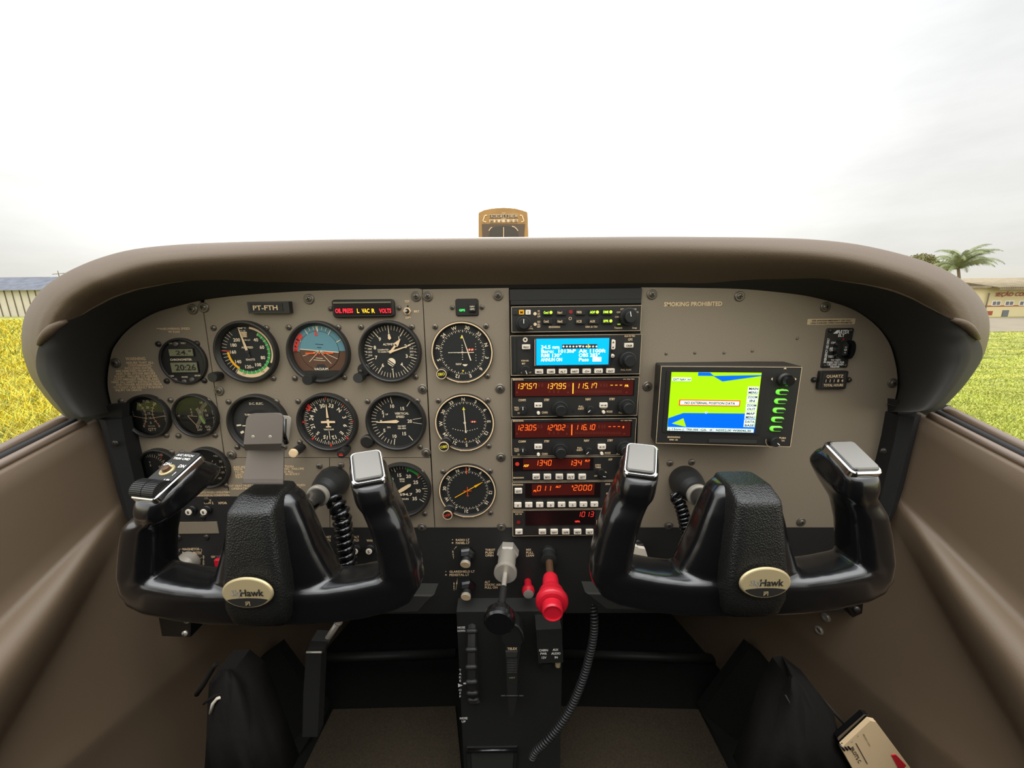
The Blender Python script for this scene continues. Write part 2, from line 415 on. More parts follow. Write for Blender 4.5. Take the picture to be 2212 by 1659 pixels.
grass('tall_grass', .8, 'long unmown yellow-green grass beside the corrugated shed', 80000, regL, .34, ('blade_yellow','blade_green','blade_pale'), 88)
grass('mown_grass', .7, 'short mown yellow-green grass in front of the grey taxiway', 60000, regR, .035, ('mown_light','mown_green','mown_green'))
# long shed
YS = 90.0
def shed():
    a = P(-90, 690, YS); b = P(175, 690, YS); top = P(0, 598, YS).z; ed = P(0, 627, YS).z
    t = thing('storage_shed', 'long low shed with blue-grey roof and pale ribbed wall', 'building', (a.x, YS, GZ)); w = b.x-a.x
    m = MB(); m.box((0,0,0),(w,14,ed-GZ),'shed_wall'); 
    x = 0
    while x < w: m.box((x,-.12,0),(x+.15,0,ed-GZ),'shed_dark'); x += 1.75
    m.build('wall', t)
    m = MB(); m.add([(-.8,-1,ed-GZ-.1),(w+.8,-1,ed-GZ-.1),(w+.8,7,top-GZ+.4),(-.8,7,top-GZ+.4),(w+.8,15,ed-GZ-.1),(-.8,15,ed-GZ-.1)],[(0,1,2,3),(3,2,4,5),(0,3,5),(1,4,2)],'shed_roof'); m.build('roof', t)
    m = MB(); m.tube([(b.x-a.x-10.5, 7, top-GZ),(b.x-a.x-10.5,7,top-GZ+1.8)], .08, 'shed_dark'); m.tube([(b.x-a.x-12,7,top-GZ+1),(b.x-a.x-9,7,top-GZ+1.2)], .07, 'shed_dark'); m.build('antenna', t)
shed()
a = P(118, 599, 120); t = thing('warehouse', 'distant building with a yellow gabled roof beyond the ribbed shed', 'building', (a.x,120,GZ))
m = MB(); m.box((0,0,0),(8,10,a.z-GZ-.3),'shed_wall'); m.build('wall', t)
m = MB(); m.loft([[(-.5,-.5,a.z-GZ-.3),(8.5,-.5,a.z-GZ-.3),(7.2,5,a.z-GZ+1.2),(.6,5,a.z-GZ+1.2)],[(-.5,11,a.z-GZ-.3),(8.5,11,a.z-GZ-.3),(7.2,6,a.z-GZ+1.2),(.6,6,a.z-GZ+1.2)]],'yellow_roof',cap=True); m.build('roof', t)
# fire station
YB = 36.0
def station():
    a = P(2066, 690, YB); t = thing('airfield_building', 'cream low building with dark red lettering and a tiled roof', 'building', (a.x, YB, GZ))
    def l(px, py): q = P(px, py, YB); return q.x-a.x, q.z-GZ
    w = 16.0; top = l(2140, 622)[1]; eave = l(2180, 621)[1]
    m = MB(); m.box((0,0,0),(w,9,top),'station_wall'); z = l(2150,661)[1]; m.box((0,-.03,z-.05),(w,0,z+.05),'station_red')
    m.box((l(2130,670)[0],-.02,l(2130,681)[1]),(l(2145,670)[0],0,l(2130,672)[1]),'station_red'); m.build('wall', t)
    m = MB(); x0 = l(2134,620)[0]; r0 = l(2200,602)[1]
    m.add([(x0,-.9,eave-.05),(w,-.9,eave-.05),(w,4,r0+.25),(x0+1.2,4,r0+.1),(x0,-.9,eave-.2),(w,-.9,eave-.2),(w,9,eave),(x0,9,eave)],[(0,1,2,3),(4,5,1,0),(3,2,6,7),(0,3,7)],'station_roof')
    for i in range(60):
        xx = x0+.05+i*.2
        if xx < w: m.tube([(xx,-.95,eave-.02),(xx,3.9,r0+.2)], .07, 'station_roof', n=6)
    m.build('roof', t)
    m = MB(); m.box((-.2,-.3,top-.02),(x0+.3,9,top+.18),'station_roof'); m.box((l(2120,620)[0],2,top),(x0+2,5,r0-.15),'station_wall'); m.build('parapet', t)
    m = MB(); q = l(2149,636); hh = l(0,632)[1]-l(0,640)[1]; m.text('SEÇÃO CON', q[0], q[1], hh, 'station_red', -.06, al='L', width=l(2219,636)[0]-q[0], slant=.2); m.build('lettering', t, 'dark red painted lettering')
    for px in (2143, 2171, 2202, 2236):
        x1, z1 = l(px, 650); x2, z2 = l(px+16, 660); m = MB(); m.box((x1,-.05,z2),(x2,.02,z1),'pure_white'); m.box((x1+.05,-.06,z2+.05),((x1+x2)/2-.03,-.04,z1-.05),'window_grey'); m.box(((x1+x2)/2+.03,-.06,z2+.05),(x2-.05,-.04,z1-.05),'window_grey'); m.build('window', t)
    m = MB(); x1, z1 = l(2166, 670); m.box((x1,-.05,0),(x1+.55,.02,z1),'window_grey'); m.build('low_door', t)
    m = MB(); x1, z1 = l(2130, 645); m.tube([(x1,-.15,0),(x1,-.15,z1+.5)], .05, 'shed_dark'); m.build('post', t)
station()
def palm():
    c = P(2070, 580, 46); t = thing('palm_tree', 'windblown coconut palm standing behind the cream building', 'tree', (c.x, 46, GZ)); H = c.z-GZ
    m = MB(); m.tube([(1.2,0,0),(.8,0,H*.5),(0,0,H)], [.22,.16,.13], 'palm_trunk'); m.build('trunk', t)
    m = MB(); rnd = random.Random(3)
    for i in range(34):
        az = rnd.uniform(0, 2*math.pi); el0 = rnd.choice((rnd.uniform(.2,.8), rnd.uniform(.8,1.5))); Ln = rnd.uniform(2.9, 3.9); pts = []
        for j in range(11):
            s_ = j/10; bend = el0+.1-s_*s_*(1.75+.5*rnd.random()*0)
            if j == 0: p_ = Vector((0,0,H))
            else: p_ = pts[-1]+Vector((math.cos(bend)*math.cos(az)+.22*s_, math.cos(bend)*math.sin(az), math.sin(bend)))*(Ln/10)
            pts.append(p_)
        m.tube(pts, [.035-.0028*k for k in range(11)], 'palm_leaf', n=5)
        for j in range(1, 60, 1):
            s_ = j/60*10; k = int(s_); f = s_-k; p_ = pts[min(k,9)].lerp(pts[min(k+1,10)], f); d = (pts[min(k+1,10)]-pts[max(k-1,0)]).normalized()
            sd = d.cross(Vector((0,0,1))).normalized()
            for sg in (-1, 1):
                ll = .75*math.sin(math.pi*min(1,(j+6)/66))+.1; ll *= rnd.uniform(.6,1.2); e_ = p_+sd*(sg*ll*.55)+d*(.45*ll)+Vector((.22*ll,0,-ll*.6)); q_ = p_.lerp(e_, .5)+Vector((0,0,.04)); wv = d*.018
                m.add([p_-wv, p_+wv, q_+wv, e_, q_-wv], [(0,1,2,4),(4,2,3)], 'palm_leaf')
    m.build('crown', t)
palm()
def bush(px, py, Y, rad, label, seed):
    c = P(px, py, Y); t = thing('tree', label, 'tree', (c.x, Y, GZ)); H = c.z-GZ; rnd = random.Random(seed)
    m = MB(); m.tube([(0,0,0),(0,0,H)], [.2,.1], 'palm_trunk')
    for i in range(6):
        a = i*1.05; m.tube([(0,0,H*.5),(rad*.6*math.cos(a),rad*.5*math.sin(a),H+.3*rad)], [.1,.03], 'palm_trunk', n=6)
    m.build('trunk', t)
    m = MB()
    for i in range(2600):
        v = Vector((rnd.gauss(0,1),rnd.gauss(0,1),rnd.gauss(0,1))).normalized()*rad*rnd.uniform(.55,1); v.z *= .55; p_ = Vector((0,0,H))+v; s_ = .14
        a, b_ = Vector((rnd.uniform(-s_,s_),rnd.uniform(-s_,s_),rnd.uniform(-s_,s_))), Vector((rnd.uniform(-s_,s_),rnd.uniform(-s_,s_),rnd.uniform(-s_,s_)))
        m.add([p_, p_+a, p_+a+b_, p_+b_], [(0,1,2,3)], 'bush_leaf')
    m.build('crown', t)
bush(1985, 566, 55, 1.9, 'dark round-topped tree just above the glareshield beyond the palm', 4)
bush(2030, 577, 52, 1.3, 'small low tree tucked against the palm crown', 9)

# ================================================================== cabin shell
XC = -.007
def wall(sign):
    """side panel under the window: a slanted upright plane with a swelling that widens towards the seats"""
    x0, k, y0 = (-.522 if sign < 0 else .508), (.28 if sign < 0 else -.28), .484
    def Q(px, py):
        if sign > 0: px = 2204-px; py = py-8
        return PD(px, py, x0, k, y0)
    rows = [((232,893),(0,1012),0,.0),((240,902),(0,1034),0,.0),((243,1094),(0,1330),0,0),((243,1098),(0,1340),.002,0),((244,1101),(0,1350),.020,0),((244,1106),(0,1368),.029,0),((244,1116),(0,1395),.034,0),((243,1135),(0,1440),.032,0),((243,1163),(0,1500),.024,0),
            ((240,1195),(0,1570),.010,0),((236,1215),(0,1610),-.002,0),((262,1320),(0,1720),0,0),((430,1400),(60,1686),.0,0),((436,1412),(84,1700),.006,.004),((440,1424),(100,1720),-.006,-.006),((560,1700),(360,2100),-.004,0)]
    lines = []
    for a, b, o1, o2 in rows:
        A, B = Q(*a), Q(*b); lines.append((A, (B.z-A.z)/(B.y-A.y), o1, o2))
    Ys = [1.05,.95,.85,.75,.65,.58,.53,.50,.48,.46,.44,.42,.40,.38,.36,.34,.32,.30,.27,.24,.2,.15,.1,.0,-.1,-.2,-.35,-.8,-1.5]
    nrm = Vector((1,-k,0)).normalized()*(1 if sign < 0 else -1); rings = []
    for y in Ys:
        col = []; last = 9; yy = max(y, .22)
        for A, sl, o1, o2 in lines:
            z = A.z+sl*(yy-A.y)
            if yy > .53: z = A.z+sl*(.53-A.y)
            z = min(z, last-.004); last = z
            s_ = min(1.25, max(0, (.485-y)/.13)); s_ = s_*s_*(3-2*s_) if s_ < 1 else s_
            x = x0+k*(y-y0); p_ = Vector((x, y, z))+nrm*((o1*s_ if o1 else 0)+o2); col.append(p_)
        back = [Vector((col[-1].x-.03*(1 if sign<0 else -1), y, col[-1].z)), Vector((col[0].x-.03*(1 if sign<0 else -1), y, col[0].z))]
        rings.append(col+back)
    m = MB(); m.loft(rings, 'side_vinyl', smooth=True, cap=True)
    o = m.build('wall_left' if sign < 0 else 'wall_right')
    md = o.modifiers.new('soft', 'SUBSURF'); md.levels = 1; md.render_levels = 1
    struct(o, 'taupe padded door panel on the %s side of the cabin' % ('shed' if sign < 0 else 'cream building'), 'wall panel')
    # sill: seal and rounded capping along the top edge
    A, sl = lines[0][0], lines[0][1]
    def along(dz, dx, r, mt, nm, lb):
        pts = [Vector((x0+k*(y-y0)+dx*(1 if sign<0 else -1), y, A.z+sl*(max(y,.22)-A.y)+dz)) for y in (.462,.45,.44,.41,.38,.34,.3,.25,.2,.1,0,-.2,-.8,-1.5)]
        q = MB(); q.tube(pts, r, mt, n=12); oo = q.build(nm); struct(oo, lb, 'window trim')
    along(-.001, -.009, .0055, 'side_trim', 'trim_%d' % (1 if sign<0 else 4), 'brown rounded sill along the window edge')
    along(.002, -.0175, .0048, 'seal', 'trim_%d' % (2 if sign<0 else 5), 'dark rubber window seal outside the sill')
    along(.006, -.0270, .0062, 'side_trim', 'trim_%d' % (3 if sign<0 else 6), 'outer brown metal frame under the window')
    # dark upright strip where the panel meets the wall
    q = MB(); pts = [(214,905),(228,960),(240,1010),(252,1060),(268,1110),(288,1150),(296,1230)]; pr = [(262,905),(272,960),(284,1010),(296,1060),(308,1110),(318,1150),(318,1230)]
    if sign > 0: pts = [(2204-a,b-8) for a, b in pts]; pr = [(2204-a,b-8) for a, b in pr]
    r1 = [P(a,b,.462) for a, b in pts]; r2 = [P(a,b,.466) for a, b in pr]; off = Vector((0,.03,0))
    q.loft([[r1[i], (r1[i]+r2[i])/2+Vector((0,-.006,0)), r2[i], r2[i]+off, r1[i]+off] for i in range(len(pts))], 'seal', cap=True)
    oo = q.build('trim_%d' % (7 if sign<0 else 8)); struct(oo, 'black trim strip between instrument panel and door panel', 'trim')
    q = MB(); c4 = [(150,884),(264,874),(264,918),(236,930),(176,922)]
    if sign > 0: c4 = [(2204-a,b-8) for a, b in c4]
    f4 = [P(a,b,.470) for a, b in c4]; q.loft([f4, [p_+Vector((0,.05,0)) for p_ in f4]], 'seal', cap=True); ob = q.build('trim_%d' % (9 if sign<0 else 10)); struct(ob, 'black filler piece under the glareshield corner', 'trim')
    bolt = screw(oo, 0, 0, .004, 0, 'dark_screw'); bolt.location = P(250 if sign<0 else 1907, 957 if sign<0 else 974, .458)
wall(-1); wall(1)
m = MB(); m.box((-.72,-.42,-.84),(.70,-.34,.12),'floor_dark'); o = m.build('rear_light_block'); struct(o, 'added unseen partition blocking rear light from the footwell', 'wall')  # out of view, added to keep rear light off the footwell
m = MB(); m.box((-1.1,-1.6,-.84),(1.1,1.1,-.80),'floor_dark'); o = m.build('floor'); struct(o, 'dark cabin floor under the pedals', 'floor')
m = MB(); m.box((-.75,1.05,-.84),(.75,1.09,.0),'floor_dark'); o = m.build('wall_front'); struct(o, 'black firewall at the front of the footwell', 'wall')
# windscreen and side glass: one clear bubble from the nose deck round to the doors
def glassband(name, a0, a1, lab):
    m = MB(); rings = []
    for i in range(9):
        t = i/8; z = -.17+.95*t; sx = .70-.10*t; sy = 1.15-.95*t
        rings.append([(sx*math.sin(R(a0+(a1-a0)*j/24)), .10+sy*math.cos(R(a0+(a1-a0)*j/24)), z) for j in range(25)])
    m.loft(rings, 'clear_pane', closed=False, smooth=True); o = m.build(name); struct(o, lab, 'window')
glassband('window_1', -96, 96, 'clear curved windscreen ahead of the glareshield')

# ================================================================== glareshield
INN = [(245,890),(238,865),(233,840),(233,813),(237,785),(243,760),(255,740),(270,722),(290,705),(315,689),(345,675),(385,664),(430,653),(500,643),(590,636),(680,631),(850,627),(1100,625),(1385,624),(1500,625),(1590,627),(1670,633),(1735,641),(1790,654),(1835,669),(1868,688),(1893,709),(1910,730),(1922,752),(1930,778),(1935,803),(1937,830),(1934,855),(1927,880),(1922,890)]
OUT = [(148,906),(119,882),(91,849),(66,813),(50,768),(46,730),(50,693),(64,660),(91,624),(125,599),(166,577),(222,555),(291,538),(388,528),(499,523),(600,520),(800,515),(1100,512),(1400,511),(1560,512),(1680,514),(1767,518),(1853,528),(1940,547),(2013,570),(2070,599),(2108,631),(2131,668),(2138,700),(2135,735),(2122,775),(2096,816),(2065,853),(2027,885),(1984,890)]
inn = smooth_poly([(a,b,0) for a,b in INN], 4); outp = smooth_poly([(a,b,0) for a,b in OUT], 4)
PROF = [(-.02,.500),(.0,.486),(.15,.462),(.30,.436),(.45,.413),(.60,.398),(.72,.392),(.82,.394),(.90,.403),(.955,.416),(.985,.430),(1.0,.446)]
def profY(f):
    for (f0, y0_), (f1, y1_) in zip(PROF, PROF[1:]):
        if f <= f1: return y0_+(y1_-y0_)*max(0, (f-f0)/(f1-f0))
    return PROF[-1][1]
def gl_pt(i, f):
    a, b = inn[i], outp[i]; k = .34+.66*min(1, (abs(a.x-1102)/760)**2.2); return P(a.x+(b.x-a.x)*f, a.y+(b.y-a.y)*f, .488-(.488-profY(f))*k)
BND = [(1106,616),(900,615),(700,614),(560,608),(470,604),(415,607),(360,613),(310,622),(270,634),(240,646),(195,668),(158,690),(130,698),(104,719),(87,740),(80,765),(76,790),(84,815),(108,855),(138,892),(146,902)]  # edge of the dark lining, widened at the sides to paint in their shade
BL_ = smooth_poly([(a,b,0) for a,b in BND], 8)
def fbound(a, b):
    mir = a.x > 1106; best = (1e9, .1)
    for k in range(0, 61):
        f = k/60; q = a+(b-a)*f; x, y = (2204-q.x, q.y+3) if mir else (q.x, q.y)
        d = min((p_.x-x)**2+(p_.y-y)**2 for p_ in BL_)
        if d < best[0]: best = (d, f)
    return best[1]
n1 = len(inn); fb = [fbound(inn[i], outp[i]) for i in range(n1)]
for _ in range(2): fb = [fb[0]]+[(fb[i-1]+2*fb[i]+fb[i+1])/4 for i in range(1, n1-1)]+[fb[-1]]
r_shade = [[gl_pt(i, -.02+(fb[i]+.02)*k/8) for i in range(n1)] for k in range(9)]
r_rol = [[gl_pt(i, fb[i]+(1-fb[i])*(1-(1-k/14)**1.5)) for i in range(n1)] for k in range(15)]
last = r_rol[-1]
for dy, sh in ((.03,.995),(.09,.98),(.20,.95),(.42,.86),(.55,.78)):
    r_rol.append([Vector((XC+(p_.x-XC)*sh, p_.y+dy, p_.z-(.0 if dy < .1 else (dy-.1)*.10)) ) for p_ in last])
t = thing('glareshield', 'padded brown-black glareshield arching over the instrument panel', 'glareshield', P(1100,625,D))
def shift(rr): return [[p_-t.location for p_ in r_] for r_ in rr]
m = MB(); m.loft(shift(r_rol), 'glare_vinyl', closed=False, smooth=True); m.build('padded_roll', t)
m = MB(); m.loft(shift(r_shade), 'glare_lining_shade', closed=False, smooth=True); m.build('shaded_lining', t, 'underside lining with shade put into its dark colour')
def bpt(i): return gl_pt(i, fb[i])+Vector((0,-.0006,0))-t.location
for mir in (0, 1):
    for (xa, xb, rr) in ((163, 415, .0010), (82, 156, .0040)):
        idx = [i for i in range(n1) if xa < (lambda x: 2204-x if mir else x)(inn[i].x+(outp[i].x-inn[i].x)*fb[i]) < xb and inn[i].y < 772]
        q3 = [bpt(i) for i in idx]
        if len(q3) > 3:
            n_ = len(q3); m = MB(); m.tube(q3, [rr*max(.2, math.sin(math.pi*(i+.6)/(n_+.2))**.5) for i in range(n_)], 'glare_vinyl', n=10); m.build('seam', t)
# liner corner pockets seen as a raised rounded tab
# ================================================================== compass
c0 = P(1087, 512, .62)
t = thing('magnetic_compass', 'amber magnetic compass standing on top of the glareshield', 'compass', c0)
pl = Plane(1087, 512, .62)
def lc(pts): return [pl(a, b) for a, b in pts]
shape = lc([(1033,530),(1033,512),(1033,462),(1034,458),(1045,453),(1060,450),(1075,448.5),(1088,448),(1100,448.5),(1115,450),(1130,454),(1139,457),(1140,462),(1142,512),(1142,530)])
m = MB(); c_ = (sum(a for a,_ in shape)/len(shape), sum(b for _,b in shape)/len(shape))
def ins(k): return [(c_[0]+(a-c_[0])*k, c_[1]+(b-c_[1])*k) for a, b in shape]
m.loft([[(a,.05,b) for a,b in ins(.9)],[(a,.045,b) for a,b in shape],[(a,.003,b) for a,b in shape],[(a,0,b) for a,b in ins(.965)]], 'compass_amber', cap=True); m.build('housing', t)
m = MB(); w_ = lc([(1041,484),(1134,484),(1132,512),(1128,525),(1046,525),(1042,512)]); m.poly(w_, -.0006, 'compass_dark'); 
w_ = lc([(1056,512),(1060,495),(1070,490),(1088,488),(1106,490),(1116,495),(1121,512)]); m.poly(w_, -.001, 'compass_dark2'); m.build('bowl_window', t)
m = MB(); a, b = lc([(1088,491),(1088,525)]); m.line(a[0],a[1],b[0],b[1],.0010,-.0016,'cream')
for A in ([(1063,491),(1060,493),(1056,499)], [(1106,489),(1112,491),(1116,495),(1119,499)]):
    q_ = lc(A)
    for u_, v_ in zip(q_, q_[1:]): m.line(u_[0],u_[1],v_[0],v_[1],.0011,-.0014,'cream')
m.build('lubber_line', t)
m = MB()
for (y0_, y1_, bgm, tm, tx) in ((463.5,470.5,'compass_dark2','cream',['N','30','60','E','120','150']),(474.5,480.5,'cream','ink',['360','30','61','92','122','152'])):
    a, b = pl(1057,y0_), pl(1119,y1_); m.poly([(a[0],a[1]),(b[0],a[1]),(b[0],b[1]),(a[0],b[1])], -.0008, 'cream'); cw = (b[0]-a[0])/6
    for i in range(6):
        x_ = a[0]+cw*(i+.5); m.poly([(x_-cw*.44,a[1]-.0005),(x_+cw*.44,a[1]-.0005),(x_+cw*.44,b[1]+.0005),(x_-cw*.44,b[1]+.0005)], -.0012, bgm); m.text(tx[i], x_, (a[1]+b[1])/2, .0031, tm, -.0016, xs=.8)
fit(m, pl, 'FOR', 1084, 1092, 460.5, 2, 'cream', -.0009); fit(m, pl, 'STEER', 1082, 1093, 472.2, 2, 'cream', -.0009)
for s_ in (0, 1):
    A = [(1052,465),(1047,466),(1043,478),(1050,479.5)]
    if s_: A = [(1123,465),(1128,466),(1132,478),(1126,479.5)]
    q_ = lc(A)
    for u_, v_ in zip(q_, q_[1:]): m.line(u_[0],u_[1],v_[0],v_[1],.0016,-.001,'cream')
m.build('correction_card', t, 'cream correction card with two rows of numbers')

# ================================================================== panel plates
def plate(name, label, pix, mt='panel_paint', Y=D, th=.0025, parent=None):
    o0 = P(pix[0][0], pix[0][1], Y); q = [P(a, b, Y) for a, b in pix]
    # counter-clockwise in x-z
    m = MB(); pts = [(p_.x-o0.x, p_.z-o0.z) for p_ in q]
    ar = sum(pts[i][0]*pts[(i+1)%len(pts)][1]-pts[(i+1)%len(pts)][0]*pts[i][1] for i in range(len(pts)))
    if ar < 0: pts.reverse()
    m.prism(pts, 0, th, mt)
    o = m.build(name, loc=o0); tag(o, label, 'instrument panel'); return o, Plane(pix[0][0], pix[0][1], Y)
def pscrews(o, pl, lst, r=.0062, washer=True, m='screw_metal'):
    for a, b in lst: x, z = pl(a, b); screw(o, x, z, r, 0, m, washer)
innL = [(q.x-3, q.y-3) for q in inn]
def seg(x0, x1): return [(a, b) for a, b in innL if x0 < a < x1]
leftc = [(q.x, q.y-3) for q in inn if q.x < 438 and q.y < 892]
pa, PLA = plate('instrument_panel', 'narrow curved grey plate with chronometer and engine gauges', leftc+[(437,663),(477.5,940),(503,1147),(300,1147),(262,960)])
pb, PLB = plate('instrument_panel', 'wide grey plate carrying the six flight gauges', [(439,662)]+[(a,b) for a,b in innL if 442 < a < 909]+[(911.5,625),(929,988),(486.5,988)])
pc, PLC = plate('instrument_panel', 'grey placard plate below the turn coordinator behind the chart clip', [(487,989.5),(711,989.5),(712,1147),(505,1147)])
pc2, PLC2 = plate('instrument_panel', 'grey plate around the tachometer', [(712.5,989.5),(929.5,989.5),(939,1147),(713.5,1147)])
pd_, PLD = plate('instrument_panel', 'grey plate with the column of three round navigation indicators', [(913,625),(1099,622),(1107,1146),(940.5,1147)])
pe, PLE = plate('instrument_panel', 'large right grey plate with map display and smoking placard', [(1386,621)]+[(a,b-3) for a,b in [(q.x+2,q.y) for q in inn] if 1390 < a and b < 893]+[(1912,905),(1893,985),(1872,1060),(1848,1141),(1372,1141)])
pscrews(pa, PLA, [(417,668),(251,784)]); pscrews(pb, PLB, [(441,664),(474,844),(668,646),(899,640),(913,840),(501,982),(921,977)])
pscrews(pd_, PLD, [(924,640),(1076,638),(1080,839),(1082,987),(1083,1137)]); pscrews(pc2, PLC2, [(912,1138)])
pscrews(pe, PLE, [(1408,636),(1597,640),(1782,663),(1927,827),(1398,834),(1374,1133),(1444,1134),(1730,1127)])
pscrews(pc, PLC, [(690,1006)], .0042, False); pscrews(pc2, PLC2, [(737,1004)], .0042, False); pscrews(pe, PLE, [(1447,1000),(1494,998)], .0045, False)
for a, b in ((1722,731),(1625,758),(1564,762),(1501,762),(1439,764)):
    q = MB(); q.lathe((0,0,0), [(.0022,0),(.0018,.0006),(.0008,.0009)], 'screw_metal', n=14); x, z = PLE(a,b); q.build('rivet', pe, loc=(x,0,z))
def words_on(parent, pl, rows, m='cream', y=-.0004, name='placard', dh=5.2):
    q = MB()
    for r_ in rows: fit(q, pl, r_[0], r_[1], r_[2], r_[3], r_[4] if len(r_) > 4 else dh, m, y)
    return q.build(name, parent, 'small cream printed lettering')
Z1 = lambda a, b: (220+.19892*a, 610+.19892*b)
wz = []
for s_, a, b, c, h_ in (('WARNING',260,478,828,34),('ASSURE THAT ALL',265,565,870,24),('CONTAMINANTS,',285,545,900,24),('INCLUDING WATER,',250,548,930,24),('ARE REMOVED FROM FUEL',152,570,960,24),('AND FUEL SYSTEM BEFORE',158,585,990,24),
    ('FLIGHT.  FAILURE TO ASSURE',140,605,1020,24),('CONTAMINANT FREE FUEL AND',132,620,1050,24),('HEED ALL SAFETY INSTRUCTIONS',105,635,1079,24),('AND OWNER ADVISORIES PRIOR',155,655,1108,24),('TO FLIGHT CAN RESULT IN BODILY',128,668,1138,24),('INJURY OR DEATH',148,435,1168,24)):
    wz.append((s_, Z1(a,0)[0], Z1(b,0)[0], Z1(0,c)[1], h_*.19892))
words_on(pa, PLA, wz, name='warning_placard')
words_on(pa, PLA, [('MANEUVERING SPEED',339,411,710,4.6),('99 KIAS',364,389,716.5,4.4)], name='speed_placard')
words_on(pe, PLE, [('SMOKING PROHIBITED',1434,1560,656.5,9)], name='smoking_placard')
q = MB(); a, b = PLE(1745,689), PLE(1846,700.5); q.rplate((a[0]+b[0])/2,(a[1]+b[1])/2,abs(b[0]-a[0])/2,abs(a[1]-b[1])/2,-.0005,0,.001,'beige_label')
fit(q, PLE, 'FOR AVIATION EMERGENCY USE ONLY', 1753, 1838, 692.3, 3.3, 'ink', -.0008); fit(q, PLE, 'UNAUTHORIZED OPERATION PROHIBITED', 1750, 1840, 697.4, 3.3, 'ink', -.0008); q.build('emergency_label', pe, 'beige sticker with two lines of small capitals')
words_on(pc, PLC, [('ASSURE SEAT LOCKED IN POSITION',504,635,1008,4.4),('PRIOR TO TAXI, TAKEOFF, LANDING.  FAILURE',505,657,1013,4.4),('TO PROPERLY LATCH AND HEED ALL',507,634,1019,4.4),('SAFETY INSTRUCTIONS CAN RESULT IN BODILY',508,648,1024.5,4.4),('INJURY OR DEATH',509,560,1030,4.4),
    ('PITOT HEAT MUST BE ON AND COVER REMOVED WHEN',487,660,1048.5,4.4),('OPERATING BELOW 40°F. OFF ABOVE 20°F.',500,652,1054.5,4.4)], name='seat_placard')
words_on(pa, PLA, [('TURN OFF STROBE LIGHTS WHEN OPERATING',376,497,1063.5,4.4),('IN ADVERSE METEOROLOGICAL CONDITIONS',380,497,1070,4.4)], name='strobe_placard')
# black lower panel and radio rack recess
lp, PLL = plate('lower_panel', 'black switch panel below the grey instrument panel', [(296,1073),(668,1073),(669,1140),(1900,1140),(1880,1322),(310,1328)], 'black_panel', D-.0012, .006)
lp['category'] = 'switch panel'
bk, _ = plate('panel_bulkhead', 'dark metal sheet behind the instrument plates', [(q.x-4, q.y-4) for q in inn][2:-2]+[(1905,905),(1850,1155),(300,1155),(256,940)], 'slot', D+.016, .003); bk['category'] = 'bulkhead'
rk, _ = plate('radio_rack', 'black recessed rack frame behind the stack of radios', [(1098,622),(1387,622),(1374,1160),(1105,1160)], 'radio_face', D+.004, .01); rk['category'] = 'rack'
q = MB(); o0 = rk.location; 
for a, b in (((1101,626),(1384,646)),((1103,649),(1383,655))):
    u_, v_ = P(a[0],a[1],D), P(b[0],b[1],D); q.box((u_.x-o0.x,-.007,u_.z-o0.z),(v_.x-o0.x,.0,v_.z-o0.z),'radio_face')
q.build('filler_plate', rk)
gs = MB(); a, b = PLL(381,1127.5), PLL(474,1151); gs.box((a[0],-.0012,a[1]),(b[0],0,b[1]),'panel_paint'); gs.build('grey_strip', lp, 'plain grey strip')
for a, b in ((386,1161),(446,1160),(438,1117),(446,1079),(1353,1172),(1378,1172)): x, z = PLL(a,b); screw(lp, x, z, .0042, 0, 'dark_screw')
# ================================================================== round instruments
def gauge(name, label, cat, px, py, Rr, prot=.008, inner=.84, face='dial_black', screws=(), ring=None, group=None, glass='clear_pane', sm='screw_metal'):
    f = P(px, py, D-prot); t = thing(name, label, cat, (f.x, D, f.z), group)
    m = MB(); prof = [(Rr,0),(Rr,-prot*-.75),(Rr*.985,prot*.95),(Rr*.955,prot),(Rr*.93,prot)]
    if ring: prof = [(Rr,0,'bezel'),(Rr,-prot*-.75,'bezel'),(Rr*.99,prot*.97,'bezel'),(Rr*.978,prot,'bezel'),(Rr*.94,prot,ring),(Rr*.925,prot*.97,'bezel'),(Rr*.91,prot*.8,'bezel')]
    else: prof += [(Rr*.90,prot*.88)]
    prof += [(Rr*inner,prot*.45,'bezel'),(Rr*inner*.995,.0004,'bezel')]
    m.lathe((0,0,0), prof, 'bezel', n=64, cap=False); m.build('bezel', t)
    m = MB(); m.disc(0, 0, Rr*inner, -.0006, face, 64); m.build('dial', t)
    m = MB(); m.glass(Rr*(inner+.03), -prot*.62, glass); m.build('cover_glass', t)
    pl = Plane(px, py, D); pl.o = Vector(t.location)
    for a, b in screws: x, z = pl(a, b); screw(t, x, z, .0036, 0, sm)
    return t, pl, Rr*inner
def sc4(px, py, d, dy): return [(px-d,py-dy),(px+d,py-dy),(px-d,py+dy),(px+d,py+dy)]
RL, RS = .0392, .0290
yM = -.0010; yN = -.0022
def knob(t, x, z, r, h, m='knob_black', capm=None, name='knob', off=(0,0)):
    q = MB(); q.lathe((0,0,0), [(r*.8,0),(r*.8,h*.25),(r,h*.3),(r,h*.92),(r*.93,h),(r*.5,h,capm or m)], m, n=28); return q.build(name, t, loc=(x, 0, z))
def num(q, s_, r_, a, h_, m='white_mark', rot=None, y=yM, cx=0, cz=0): q.text(s_, cx+r_*math.sin(R(a)), cz+r_*math.cos(R(a)), h_, m, y, rot=a if rot == 'r' else 0)

